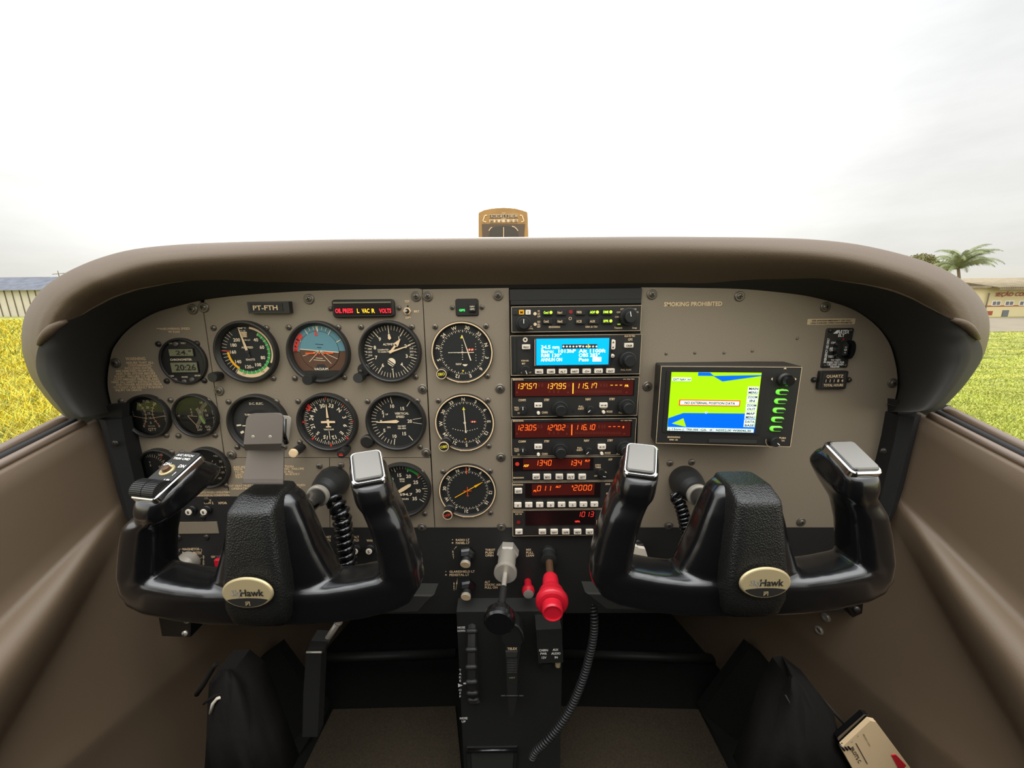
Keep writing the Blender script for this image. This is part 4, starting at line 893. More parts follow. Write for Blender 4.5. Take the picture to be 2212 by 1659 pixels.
pl = Plane(1009,664,D); t = thing('navigation_source_annunciator', 'small dark plate with glowing green GPS and a square button', 'annunciator', pl.o)
q = MB(); a, b = pl(983.5,645.5), pl(1034.5,682.5); q.rplate((a[0]+b[0])/2,(a[1]+b[1])/2,(b[0]-a[0])/2,(a[1]-b[1])/2,-.002,0,.003,'bezel'); q.build('plate', t); q = MB(); a, b = pl(1013,656), pl(1029,673); q.rplate((a[0]+b[0])/2,(a[1]+b[1])/2,(b[0]-a[0])/2,(a[1]-b[1])/2,-.006,-.002,.001,'knob_black'); fit(q, pl, 'NAV', 1016, 1026, 662, 3.4, 'white_mark', -.0064); fit(q, pl, 'GPS', 1016, 1026, 667.5, 3.4, 'white_mark', -.0064); q.build('button', t)
q = MB(); fit(q, pl, 'GPS', 992, 1005, 670, 4.6, 'ann_green', -.0024); q.build('warning_text', t, 'glowing green GPS')
for a, b in ((977,664),(1041,663.5)): x, z = pl(a,b); screw(t, x, z, .003)
# ================================================================== radio stack
ZA = lambda a, b: (1090+.14014*a, 620+.14014*b)
ZB = lambda a, b: (1090+.14014*a, 800+.14014*b)
ZC = lambda a, b: (1090+.14014*a, 970+.14014*b)
YR = D-.007
class Unit:
    def __init__(s, name, label, cat, x0, y0, x1, y1, Z, outline=True):
        s.Z = Z; cx, cy = Z((x0+x1)/2, (y0+y1)/2); s.pl = Plane(cx, cy, YR); s.t = thing(name, label, cat, s.pl.o)
        a, b = s.xy(x0, y0), s.xy(x1, y1); s.w, s.h = (b[0]-a[0])/2, (a[1]-b[1])/2; s.c = ((a[0]+b[0])/2, (a[1]+b[1])/2)
        q = MB(); q.rplate(s.c[0], s.c[1], s.w, s.h, 0, .010, .0012, 'radio_face'); q.build('faceplate', s.t)
        if outline:
            q = MB(); l = .0005; X0, X1, Z0, Z1_ = s.c[0]-s.w+.0006, s.c[0]+s.w-.0006, s.c[1]-s.h+.0006, s.c[1]+s.h-.0006
            for A in ((X0,Z0,X1,Z0),(X0,Z1_,X1,Z1_),(X0,Z0,X0,Z1_),(X1,Z0,X1,Z1_)): q.line(*A, l, -.0003, 'beige_label')
            q.build('edge_line', s.t)
        s.L = MB()
    def xy(s, a, b): return s.pl(*s.Z(a, b))
    def txt(s, st, xl, xr, yc, h, m='cream', y=-.0004, mb=None, slant=0):
        a, b = s.xy(xl, yc), s.xy(xr, yc); (mb or s.L).text(st, (a[0]+b[0])/2, (a[1]+b[1])/2, h*.14014*.000585, m, y, width=b[0]-a[0], slant=slant)
    def key(s, x0, y0, x1, y1, st='', m='ivory', tm='ink', h=.0028, name='key', r=.0008):
        a, b = s.xy(x0, y0), s.xy(x1, y1); q = MB(); cx, cz = (a[0]+b[0])/2, (a[1]+b[1])/2; q.rplate(cx, cz, (b[0]-a[0])/2, (a[1]-b[1])/2, -h, 0, r, m)
        if st: q.text(st, cx, cz-.0003, (a[1]-b[1])*.42, tm, -h-.0003, width=min((b[0]-a[0])*.7, len(st)*.0022))
        return q.build(name, s.t)
    def knb(s, a, b, prof, name='knob', pointer=None, m='knob_black', ribs=0):
        x, z = s.xy(a, b); q = MB()
        for (r_, h0, h1) in prof: q.lathe((0,0,0), [(r_,h0),(r_,h1*.97),(r_*.93,h1),(r_*.4,h1)], m, n=36, ribs=0)
        if pointer is not None: q.tick(prof[-1][0]*.1, prof[-1][0]*.95, pointer, .0008, -prof[-1][2]-.0003, 'pure_white')
        return q.build(name, s.t, loc=(x, 0, z))
    def win(s, x0, y0, x1, y1, m, name='display'):
        a, b = s.xy(x0, y0), s.xy(x1, y1); q = MB(); q.box((a[0], -.0008, b[1]), (b[0], 0, a[1]), m); return q.build(name, s.t)
    def done(s): s.L.build('lettering', s.t)
SEG = {'0':'abcdef','1':'bc','2':'abdeg','3':'abcdg','4':'bcfg','5':'acdfg','6':'acdefg','7':'abcf','8':'abcdefg','9':'abcdfg','-':'g','i':'b','u':'bfg','c':'abf'}
def seg7(u, st, xl, xr, yt, yb, m, name='digits', slant=.14, w=.0007, cell=None):
    """lit segment digits; upper-left pixel box in the unit's own zoom frame"""
    a, b = u.xy(xl, yt), u.xy(xr, yb); H = a[1]-b[1]; n = len(st.replace('.', '').replace(':', '')); cw = (b[0]-a[0])/n; q = MB(); x = a[0]; W_ = cw*.62; y = -.0014
    for ch in st:
        if ch in '.:':
            for zz in ((0,) if ch == '.' else (H*.25, H*.7)): q.disc(x-cw*.16+slant*zz, b[1]+zz, .0005, y, m, 10)
            continue
        pts = {'a':((0,H),(W_,H)),'b':((W_,H),(W_,H/2)),'c':((W_,H/2),(W_,0)),'d':((0,0),(W_,0)),'e':((0,H/2),(0,0)),'f':((0,H),(0,H/2)),'g':((0,H/2),(W_,H/2))}
        for sg in SEG.get(ch, ''):
            (x0,z0),(x1,z1) = pts[sg]; dx, dz = (x1-x0)*.08, (z1-z0)*.08
            q.line(x+x0+dx+slant*(z0+dz), b[1]+z0+dz, x+x1-dx+slant*(z1-dz), b[1]+z1-dz, w, y, m)
        x += cw
    return q.build(name, u.t)
# audio panel
u = Unit('audio_control_panel', 'topmost slim radio with six lit or unlit audio buttons', 'audio panel', 100, 300, 2095, 680, ZA)
for i, (x0, m_, s_, tm) in enumerate(((125,'horizon_blue','O','ink'),(220,'amber_mark','M','ink'),(322,'ivory','I','ink'))):
    a, b = u.xy(x0, 352), u.xy(x0+80, 425); q = MB(); q.rplate((a[0]+b[0])/2,(a[1]+b[1])/2,(b[0]-a[0])/2,(a[1]-b[1])/2,-.0014,0,.0008,m_ if i else 'dial_dark_grey'); q.text(s_,(a[0]+b[0])/2,(a[1]+b[1])/2,.0030,tm,-.0017); q.build('marker_lamp', u.t, ['dark blue lamp window marked O','amber lamp window marked M','pale lamp window marked I'][i])
for x0, y0, s_, on in ((585,350,'Com1',1),(795,350,'Nav1',0),(1090,345,'MKR',0),(1295,345,'ADF',1),(1500,342,'DME',1),(585,485,'Com2',0),(795,485,'Nav2',0),(1090,485,'ICS',0),(1295,485,'AUX',0),(1500,480,'SPR',1)):
    a, b = u.xy(x0, y0), u.xy(x0+155, y0+82); q = MB(); q.rplate((a[0]+b[0])/2,(a[1]+b[1])/2,(b[0]-a[0])/2,(a[1]-b[1])/2,-.003,0,.0008,'knob_black')
    q.text(s_, a[0]+.0042, (a[1]+b[1])/2, .0028, 'led_green' if on else 'cream', -.0034, width=.0062); q.disc(b[0]-.0024,(a[1]+b[1])/2,.0018 if on else .0007,-.0035,'led_green' if on else 'dial_dark_grey',16); q.build('audio_button', u.t, 'black button with lit green lamp' if on else None)
for a, b in ((468,412),(470,575)): u.knb(a, b, [(.0020,0,.001)], 'selector', 90, 'cream'); 
q = MB(); 
for a, b in ((1010,485),): q.disc(*u.xy(a,b),.0019,-.0006,'cream',16,.0013)
q.disc(*u.xy(1020,383),.0024,-.0005,'red_dark',16); q.build('photocell', u.t)
u.knb(290, 560, [(.0090,0,.006),(.006,.006,.013)], pointer=0); u.knb(1890, 455, [(.0105,0,.008),(.0068,.008,.016)], pointer=-12)
for st, a, b, c, h_ in (('HI',510,540,370,28),('LO',510,545,412,28),('LM',505,550,452,28),('ISO',505,550,535,28),('ALL',505,550,575,28),('CREW',498,550,612,28),('BENDIX/KING',680,855,615,28),('KMA 26 TSO',1245,1430,612,28),('COM 1',1785,1870,342,24),('COM 1/2',1920,2030,342,24),('COM 2',1725,1810,388,24),('COM 2/1',1965,2065,388,24),('COM 3',1700,1780,460,24),('TEL',2010,2048,458,24),('Transmit',1690,1812,628,26),('Swap',1965,2038,628,26),('PUSH',360,420,608,24),('OFF/VOL',358,440,640,24)): u.txt(st, a, b, c, h_)
q = MB(); a, b = u.xy(1722,555), u.xy(1795,590); q.rplate((a[0]+b[0])/2,(a[1]+b[1])/2,(b[0]-a[0])/2,(a[1]-b[1])/2,-.0008,0,.0008,'dial_dark_grey'); q.text('<->',(a[0]+b[0])/2,(a[1]+b[1])/2,.0018,'led_green',-.0012); q.build('transmit_lamp', u.t)
u.done()
# gps receiver
u = Unit('gps_receiver', 'radio with bright blue screen and a row of seven cream keys', 'radio', 85, 745, 2085, 1345, ZA)
q = MB(); a, b = u.xy(450,790), u.xy(1625,1215); q.rplate((a[0]+b[0])/2,(a[1]+b[1])/2,(b[0]-a[0])/2,(a[1]-b[1])/2,-.004,0,.002,'knob_black'); q.build('screen_bezel', u.t)
q = MB(); a, b = u.xy(462,800), u.xy(478,1205); q.box((a[0]-.0005,-.0056,b[1]),(b[0]-.0005,-.004,a[1]),'satin_metal'); q.build('bezel_strip', u.t)
a, b = u.xy(485,795), u.xy(1585,1185); q = MB(); q.box((a[0],-.0046,b[1]),(b[0],-.0042,a[1]),'screen_blue'); sc = q.build('screen', u.t, 'bright blue screen')
q = MB(); A = lambda st, x0, x1, yc, m='screen_text': u.txt(st, x0, x1, yc, 52, m, -.0052, q)
A('34.5 nm', 555, 840, 918); A('Baro:  1013hP', 555, 1085, 980); A('Alt 1100ft', 1135, 1540, 975); A('RMI 130°', 555, 870, 1045); A('OBS 283°', 1130, 1455, 1040); A('ANNUN ON', 555, 880, 1110); A('Pass', 1130, 1285, 1108)
a, b = u.xy(1345,1072), u.xy(1475,1138); q.box((a[0],-.0052,b[1]),(b[0],-.0049,a[1]),'screen_text'); a, b = u.xy(880,880), u.xy(1412,938); q.box((a[0],-.0050,b[1]),(b[0],-.0048,a[1]),'dial_dark_grey')
for k in range(11): x, z = u.xy(900+k*50, 910); q.poly([(x-.0013,z),(x,z+.0013),(x+.0013,z),(x,z-.0013)] if k != 5 else [(x-.002,z+.0012),(x+.002,z+.0012),(x,z-.0014)], -.0053, 'screen_text')
x, z = u.xy(1277,905); q.box((x-.0005,-.0056,z-.0024),(x+.0005,-.0054,z+.0024),'ann_amber'); o_ = q.build('screen_text', u.t, 'white dot characters')
for i, (x0, s_) in enumerate(((468,'MSG'),(650,'OBS'),(833,'ALT'),(1015,'NRST'),(1198,'-D>'),(1380,'CLR'),(1563,'ENT'))): u.key(x0, 1262-i*1.5, x0+125, 1332-i*2, s_)
u.key(268, 885, 395, 955, 'PROC'); u.key(1842, 862, 1975, 930, 'CRSR')
for a_, b_, c_, d_ in ((1628,808,1698,962),(1625,1030,1685,1088)):
    a, b = u.xy(a_,b_), u.xy(c_,d_); q = MB(); q.rplate((a[0]+b[0])/2,(a[1]+b[1])/2,(b[0]-a[0])/2,(a[1]-b[1])/2,-.0035,0,.0023,'ivory')
    if d_ > 960 and b_ < 900: q.text('▲',(a[0]+b[0])/2,(a[1]+b[1])/2+.0032,.0018,'ink',-.0038); q.text('▼',(a[0]+b[0])/2,(a[1]+b[1])/2-.0034,.0018,'ink',-.0038)
    else: q.box(((a[0]+b[0])/2-.001,-.0038,(a[1]+b[1])/2-.0004),((a[0]+b[0])/2+.001,-.0036,(a[1]+b[1])/2+.0004),'ink')
    q.build('range_key', u.t)
q = MB(); q.disc(*u.xy(318,812),.0030,-.0008,'ivory',20,.0013); q.build('photocell', u.t)
q = MB(); a, b = u.xy(128,790), u.xy(185,1330); q.box((a[0],-.0012,b[1]),(b[0],.0,a[1]),'dial_black'); q.box((a[0]+.001,-.0016,b[1]+.001),(b[0]-.001,-.001,a[1]-.001),'radio_face'); q.build('card_slot', u.t)
u.knb(1870, 1110, [(.0100,0,.010),(.0068,.010,.019)]); u.knb(320, 1270, [(.0055,0,.006)], pointer=160)
for st, a, b, c, h_ in (('KLN 94 TSO',1848,2010,755,26),('GPS',1900,1970,808,34),('PUSH ON',258,370,1135,24),('BRT',265,320,1180,24),('MSG',250,290,1318,24),('WPT',360,410,1318,24),('PULL SCAN',1790,1950,1275,24)): u.txt(st, a, b, c, h_)
u.done()
# nav com radios
def navcom(name, label, y0, y1, right, Z, d1, d2, d3, hot, kx=1.0, extra=''):
    u = Unit(name, label, 'radio', 98, y0, right, y1, Z)
    wy0, wy1 = y0+48, y0+268; u.win(125, wy0, right-55, wy1, 'radio_window_dark', 'display_window'); a, b = u.xy(160, wy0+10), u.xy(right-75, wy1-10); q = MB(); q.box((a[0],-.0011,b[1]),(b[0],-.0008,a[1]),'radio_window'); q.build('display', u.t, 'dark red display glass')
    q = MB(); 
    for k in range(26): x, z = u.xy(1090+k*28*kx, wy0+158); q.text('8', x, z, .0036, 'ghost_segment', -.0013, xs=.6)
    for k in range(3): x, z = u.xy(690+k*68*kx, wy0+158); q.text('8', x, z, .0040, 'ghost_segment', -.0013, xs=.8)
    for k in (190, 975*kx, 1875*kx): q.disc(*u.xy(k, wy0+170), .0013, -.0013, 'ghost_segment', 12)
    for k in (530,580,950,990,1480,1530,1570): x, z = u.xy(k*kx, wy0+60); q.text('8', x, z, .0045, 'ghost_segment', -.0013, xs=.8)
    q.build('ghost_segments', u.t)
    seg7(u, d1, 172, 505, wy0+38, wy0+112, hot); seg7(u, d2, 628, 960*kx, wy0+36, wy0+110, hot); seg7(u, d3, 1098*kx, 1430*kx, wy0+32, wy0+106, hot); seg7(u, '---', 1620*kx, 1830*kx, wy0+20, wy0+96, hot)
    q = MB(); u.txt(extra, 1845*kx, 1905*kx if len(extra) > 1 else 1870*kx, wy0+68, 34, hot, -.0014, q, .1); a, b = u.xy(1046*kx, wy0+28), u.xy(1058*kx, wy1-30); q.box((a[0],-.0015,b[1]),(b[0],-.0013,a[1]),hot); q.build('divider', u.t)
    yb = wy1
    for st, a, b, c, h_ in (('BENDIX/KING',125,292,y0+22,26),('KX 155A TSO',right-215,right-45,y0+22,28),('COMM',212,328,yb+72,36),('STBY',608,690,yb+68,36),('NAV',1245*kx,1328*kx,yb+58,38),('STBY',1612*kx,1698*kx,yb+55,36),('PULL',150,225,yb+186,28),('TEST',150,225,yb+220,28),('OFF',198,242,yb+270,28),('CHAN',572,665,yb+262,34),('PULL',1140*kx,1215*kx,yb+170,28),('IDENT',1130*kx,1225*kx,yb+205,28),('TIMER',1475*kx,1570*kx,yb+192,30),('MODE',1570*kx,1662*kx,yb+248,32),('PULL 25K',1758*kx,1880*kx,yb+265,28)): u.txt(st, a, b, c, h_)
    for x0 in (458, 1460*kx):
        k_ = u.key(x0, yb+110, x0+120, yb+180, ''); a, b = u.xy(x0, yb+110), u.xy(x0+120, yb+180); cx, cz = (a[0]+b[0])/2, (a[1]+b[1])/2; q = MB(); q.line(cx-.0020,cz,cx+.0020,cz,.0005,-.0031,'ink')
        for sg in (-1,1): q.poly([(cx+sg*.0037,cz),(cx+sg*.0018,cz+.0012),(cx+sg*.0018,cz-.0012)],-.0031,'ink')
        q.build('arrow_mark', k_)
    for a_, b_ in ((520, yb+265),(1520*kx, yb+250)): x, z = u.xy(a_,b_); q = MB(); q.lathe((0,0,0),[(.0021,0),(.0021,.003),(.0017,.0036)],'ivory',n=20); q.build('push_button', u.t, loc=(x,0,z))
    u.knb(845, yb+185, [(.0100,0,.009),(.0066,.009,.018)]); u.knb(1855*kx, yb+150, [(.0100,0,.009),(.0066,.009,.018)]); u.knb(280, yb+210, [(.0050,0,.007)], pointer=0); u.knb(1310*kx, yb+205, [(.0046,0,.006)], pointer=225)
    q = MB(); q.disc(*u.xy(1060*kx, yb+238), .0013, -.0004, 'slot', 12); q.build('screw_hole', u.t); u.done()
navcom('communication_radio', 'upper wide radio with brighter orange digits 137.57', 118, 700, 2045, ZB, '137.57', '137.95', '115.17', 'seg_hot', 1.0, 'FR')
navcom('communication_radio', 'lower wide radio with redder digits and the yoke grip across its right knob', 755, 1305, 2005, ZB, '123.05', '127.02', '116.10', 'seg_lit', .982, '●')
# adf
u = Unit('direction_finder_receiver', 'slim radio showing 1340 and 1:34 in red digits', 'radio', 110, 125, 1975, 480, ZC)
u.win(128, 145, 1365, 318, 'radio_window_dark', 'display_window'); a, b = u.xy(285,152), u.xy(1310,300); q = MB(); q.box((a[0],-.0011,b[1]),(b[0],-.0008,a[1]),'radio_window'); q.build('display', u.t, 'dark red display glass')
seg7(u, '1340', 465, 735, 168, 245, 'seg_lit'); seg7(u, '1:34', 985, 1200, 168, 245, 'seg_lit'); q = MB(); u.txt('ADF', 290, 368, 250, 38, 'seg_hot', -.0014, q, .15); u.txt('FLT', 1235, 1310, 175, 32, 'seg_lit', -.0014, q, .15); q.build('display_text', u.t)
q = MB(); q.disc(*u.xy(195,225),.0027,-.0012,'red_mark',20); q.build('photocell', u.t)
for x0, s_ in ((430,'ADF'),(603,'BFO'),(785,'FRQ'),(960,'FLT'),(1137,'SET')): u.key(x0, 380, x0+112, 455, s_)
u.knb(1850, 235, [(.0098,0,.008),(.0064,.008,.014)]); u.knb(1480, 345, [(.0048,0,.005)]); u.knb(1500, 400, [(.0044,0,.004)], pointer=100)
for st, a, b, c, h_ in (('BENDIX/KING',132,298,440,26),('ADF',1598,1660,158,34),('STBY/',1395,1482,245,28),('TIMER',1395,1485,280,28),('OFF',1380,1428,412,26),('VOL',1532,1575,353,26)): u.txt(st, a, b, c, h_)
u.done()
# transponder
u = Unit('transponder', 'slim radio showing 011 and 2000 above eight numbered keys', 'transponder', 112, 510, 1930, 912, ZC)
u.win(320, 530, 1470, 735, 'radio_window_dark', 'display_window'); a, b = u.xy(420,540), u.xy(1380,700); q = MB(); q.box((a[0],-.0011,b[1]),(b[0],-.0008,a[1]),'radio_window'); q.build('display', u.t, 'dark red display glass')
seg7(u, '011', 500, 730, 562, 635, 'seg_lit'); seg7(u, '2000', 1062, 1358, 552, 625, 'seg_lit'); q = MB(); u.txt('FL', 442, 492, 638, 34, 'seg_lit', -.0014, q, .15); u.txt('ALT', 785, 862, 573, 34, 'seg_lit', -.0014, q, .15); u.txt('R', 1035, 1060, 568, 30, 'seg_lit', -.0014, q); q.build('display_text', u.t)
for i in range(8): x0 = 148+i*168; u.key(x0, 818-i*1.5, x0+112, 886-i*1.5, str(i))
u.key(1538, 812, 1650, 880, 'CLR'); u.key(155, 600, 270, 672, 'IDT'); u.knb(1760, 690, [(.0075,0,.008)], pointer=40)
for st, a, b, c, h_ in (('BENDIX/KING',128,285,548,26),('XPDR',1550,1628,538,28),('TST',1632,1675,598,26),('SBY',1565,1615,682,26),('OFF',1585,1625,765,26)): u.txt(st, a, b, c, h_)
u.done()
# autopilot
u = Unit('autopilot_controller', 'lowest radio with near black display reading 1013', 'autopilot', 115, 940, 1860, 1325, ZC)
u.win(320, 955, 1390, 1155, 'radio_window_dark', 'display'); seg7(u, '1013', 1118, 1385, 962, 1032, 'seg_red', w=.0005); q = MB(); u.txt('HPA', 1082, 1158, 1108, 34, 'seg_red', -.0014, q); q.build('display_text', u.t)
q = MB(); q.disc(*u.xy(215,1120),.0026,-.0012,'red_dark',20); q.build('photocell', u.t)
for x0, s_ in ((165,'AP'),(525,'HDG'),(706,'NAV'),(885,'APR'),(1066,'REV'),(1250,'ALT')): u.key(x0, 1230, x0+112, 1298, s_)
u.key(1435, 1095, 1520, 1168, 'UP'); u.key(1435, 1225, 1520, 1290, 'DN')
for st, a, b, c, h_ in (('BENDIX/KING',135,288,968,24),('KAP 140',165,265,1000,26)): u.txt(st, a, b, c, h_)
q = MB(); a, b = u.xy(1415,1095), u.xy(1425,1300); q.box((a[0],-.0006,b[1]),(a[0]+.0004,0,a[1]),'beige_label'); q.build('key_outline', u.t); u.done()

# ================================================================== map display, locator switch, hour meter
class PlaneR:
    def __init__(s, px, py, Y, th): s.o = P(px, py, Y); s.x = Vector((math.cos(th), math.sin(th), 0)); s.n = Vector((-math.sin(th), math.cos(th), 0)); s.th = th
    def __call__(s, a, b):
        d = ray(a, b); p_ = d*(s.o.dot(s.n)/d.dot(s.n)); return (p_-s.o).dot(s.x), p_.z-s.o.z
ZR = lambda a, b: (1390+.25316*a, 620+.25316*b)
pr = PlaneR(1571, 876, .452, R(-6.5)); t = thing('map_display', 'black box with glowing green and blue moving map screen', 'display', pr.o, rot=(0,0,pr.th))
z_ = lambda a, b: pr(*ZR(a, b))
TL, TR, BR_, BL = z_(160,672), z_(1362,690), z_(1240,1368), z_(100,1325)
X0, X1, Zt, Zb = (TL[0]+BL[0])/2, (TR[0]+BR_[0])/2, (TL[1]+TR[1])/2, (BL[1]+BR_[1])/2
q = MB(); q.rplate((X0+X1)/2,(Zt+Zb)/2,(X1-X0)/2+.0012,(Zt-Zb)/2+.0012,.0015,.036,.002,'bezel'); q.rplate((X0+X1)/2,(Zt+Zb)/2,(X1-X0)/2,(Zt-Zb)/2,0,.006,.0012,'radio_face'); q.build('case', t)
q = MB(); l = .0006
for A in ((X0,Zt,X1,Zt),(X0,Zb,X1,Zb),(X0,Zb,X0,Zt),(X1,Zb,X1,Zt)): q.line(*A, l, -.0003, 'beige_label')
q.build('edge_line', t)
q = MB(); a, b = z_(198,712), z_(985,1260); q.box((a[0],-.0008,b[1]),(b[0],0,a[1]),'bezel'); q.build('screen_frame', t)
S = [z_(243,718), z_(1003,737), z_(938,1243), z_(195,1218)]; sx0, sx1, sz1, sz0 = (S[0][0]+S[3][0])/2, (S[1][0]+S[2][0])/2, (S[0][1]+S[1][1])/2, (S[2][1]+S[3][1])/2
q = MB(); q.box((sx0,-.0016,sz0),(sx1,-.0008,sz1),'map_green'); scr = q.build('screen', t, 'bright yellow-green map background')
SX = lambda a: sx0+(sx1-sx0)*a; SZ = lambda b: sz1-(sz1-sz0)*b
q = MB()
for poly in ([(0,.78),(.17,.685),(.86,.675),(.99,.675),(1,1),(.0,1)], [(.30,.0),(.43,0),(.48,.055),(.30,.055)], [(.47,.055),(1,.035),(1,.05),(.58,.145)]): q.poly([(SX(a),SZ(b)) for a,b in poly], -.0019, 'map_blue')
q.build('water_area', t, 'bright blue map water'); q = MB(); q.poly([(SX(a),SZ(b)) for a,b in ((.045,.87),(.175,.775),(.215,.925))], -.0021, 'map_green'); q.build('island', t, 'green map island'); q = MB(); q.disc(SX(.43),SZ(.672),.0014,-.0022,'map_white',12); q.disc(SX(.43),SZ(.672),.0007,-.0024,'map_blue',10); q.build('position_mark', t)
def lab(x0, y0, x1, y1, rows, m='map_white'):
    q = MB(); q.box((SX(x0),-.0026,SZ(y1)),(SX(x1),-.0022,SZ(y0)),m)
    for i, r_ in enumerate(rows): hh = (SZ(y0)-SZ(y1))/len(rows); q.text(r_,(SX(x0)+SX(x1))/2,SZ(y0)-hh*(i+.5),min(hh*.62,.0030),'ink',-.0029,width=min((SX(x1)-SX(x0))*.88,len(r_)*.0032))
    q.build('screen_label', t, 'pale label with dark letters')
lab(.012,.085,.175,.145,['EXT NAV']); lab(.18,.085,.225,.145,['N+'])
for i, rr in enumerate((['MAIN','MENU'],['ZOOM','IN'],['ZOOM','OUT'],['MAP','MENU'],['DATA','BASE'])): lab(.868,.225+.138*i,.988,.35+.138*i,rr)
lab(.0,.935,.20,.995,['|-15nm-|']); lab(.205,.935,.365,.995,['TRK:000']); lab(.37,.935,.525,.995,['GS:  0']); lab(.53,.935,.985,.995,['N5052,00 W00046,00'])
q = MB(); q.box((SX(.11),-.0024,SZ(.555)),(SX(.80),-.0022,SZ(.455)),'map_red'); q.box((SX(.122),-.0028,SZ(.54)),(SX(.788),-.0025,SZ(.47)),'map_white'); q.text('NO EXTERNAL POSITION DATA',SX(.455),SZ(.505),.0030,'ink',-.0031,width=SX(.74)-SX(.17)); q.build('message_box', t, 'red framed message box')
for i in range(5):
    a, b = z_(1130-i*13,872+i*78), z_(1230-i*13,918+i*78); cx, cz, hx, hz_ = (a[0]+b[0])/2, (a[1]+b[1])/2, (b[0]-a[0])/2, (a[1]-b[1])/2; q = MB(); q.rplate(cx,cz,hx,hz_,-.0025,0,hz_*.95,'key_green'); q.rplate(cx+.001,cz,hx*.72,hz_*.62,-.004,-.002,hz_*.58,'bezel'); q.build('soft_key', t, 'oblong key with green glowing rim')
x, z = z_(1195,785); q = MB(); q.lathe((0,0,0),[(.0080,0),(.0080,.004),(.006,.006)],'bezel',n=28); q.lathe((0,0,0),[(.0062,.006),(.0066,.011),(.005,.014)],'black_plastic',n=24); q.build('joystick', t, loc=(x,0,z))
q = MB()
for dx, dz in ((0,.0120),(0,-.0118),(.0122,0),(-.0122,0)):
    ux, uz = (1 if dx > 0 else -1 if dx < 0 else 0), (1 if dz > 0 else -1 if dz < 0 else 0); px_, pz_ = -uz, ux; q.poly([(x+dx+ux*.002,z+dz+uz*.002),(x+dx+px_*.0019,z+dz+pz_*.0019),(x+dx-px_*.0019,z+dz-pz_*.0019)],-.0004,'cream')
q.build('arrow_mark', t)
x, z = z_(1110,1310); q = MB(); q.lathe((0,0,0),[(.0062,0),(.0060,.006),(.0055,.007)],'knob_black',n=28); q.tick(.001,.005,130,.0008,-.0073,'pure_white'); q.build('knob', t, loc=(x,0,z))
q = MB(); x2, z2 = z_(1185,1290); q.text('PUSH',x2,z2+.0004,.0022,'cream',-.0004); q.text('ON',x2+.0004,z2-.0030,.0020,'cream',-.0004); q.disc(x,z,.0092,-.0004,'cream',30,.0088,185,280); x2, z2 = z_(258,1280); q.text('BENDIX/KING',x2,z2,.0022,'cream',-.0004,width=.0155); q.text('KMD 150',x2,z2-.0035,.0018,'cream',-.0004); q.build('lettering', t)
q = MB(); a, b = z_(555,1298), z_(960,1335); q.box((a[0],-.0012,b[1]),(b[0],0,a[1]),'dial_dark_grey'); q.build('card_slot', t)
# emergency locator switch
pl = Plane(1812,752,D); zz = lambda a, b: pl(*ZR(a,b)); t = thing('locator_switch_panel', 'small black plate with white letters and guarded rocker switch', 'switch', pl.o)
A = [zz(1562,345), zz(1790,355), zz(1735,690), zz(1505,685)]; x0, x1 = (A[0][0]+A[3][0])/2, (A[1][0]+A[2][0])/2; z1, z0 = (A[0][1]+A[1][1])/2, (A[2][1]+A[3][1])/2
q = MB(); q.rplate((x0+x1)/2,(z0+z1)/2,(x1-x0)/2,(z1-z0)/2,-.0015,0,.002,'bezel'); q.build('plate', t); W_, H_ = x1-x0, z1-z0; fx = lambda a: x0+W_*a; fz = lambda b: z1-H_*b
q = MB(); q.text('ARTEX',fx(.60),fz(.09),.0045,'pure_white',-.0019,width=W_*.42,slant=.2); q.poly([(fx(.24),fz(.135)),(fx(.36),fz(.05)),(fx(.46),fz(.05)),(fx(.40),fz(.135))],-.0019,'pure_white'); q.text('ELT',fx(.55),fz(.18),.0035,'pure_white',-.0019)
q.text('EMERGENCY USE ONLY',fx(.10),fz(.56),.0030,'pure_white',-.0019,rot=-90,width=H_*.62)
for s_, b in (('ON',.36),('ARM',.50),('OFF',.55),('TEST',.71)): q.text(s_,fx(.30),fz(b),.0026,'pure_white',-.0019)
for s_, b in (('TO TEST:',.80),('PRESS TEST FOR',.86),('1 SECOND THEN',.915),('RELEASE',.97)): q.text(s_,fx(.5),fz(b),.0022,'pure_white',-.0019,width=W_*(.3+.025*len(s_)) if len(s_) > 8 else None)
q.build('lettering', t)
for s_ in (-1,1):
    q = MB(); q.prism([(fx(.64)+s_*(.0055+.0055*math.cos(R(a))),fz(.525)+.0115*math.sin(R(a))) for a in range(-90,91,15)] if s_ > 0 else [(fx(.64)-(.0055+.0055*math.cos(R(a))),fz(.525)-.0115*math.sin(R(a))) for a in range(-90,91,15)], -.010, -.0015, 'black_plastic'); q.build('switch_guard', t)
q = MB(); q.rplate(fx(.64),fz(.525),.0048,.0088,-.0045,0,.001,'radio_face'); q.build('switch_frame', t); q = MB(); q.rplate(fx(.64),fz(.525),.0036,.0070,-.0075,-.004,.0008,'knob_black'); q.text('O',fx(.64),fz(.525),.0028,'pure_white',-.0079); q.line(fx(.60),fz(.46),fx(.68),fz(.46),.0006,-.0079,'pure_white'); q.line(fx(.61),fz(.60),fx(.67),fz(.60),.0006,-.0079,'pure_white'); q.build('rocker', t)
q = MB(); q.disc(fx(.64),fz(.27),.0014,-.0022,'red_dark',14); q.build('lamp', t, 'small dark red lamp')
for a, b in ((.12,.06),(.88,.06),(.12,.945),(.88,.945)): screw(t, fx(a), fz(b), .0024, -.0015, 'dark_screw')
pl = Plane(1793,819,D); zz = lambda a, b: pl(*ZR(a,b)); t = thing('hour_meter', 'small black rectangular total hours counter', 'meter', pl.o)
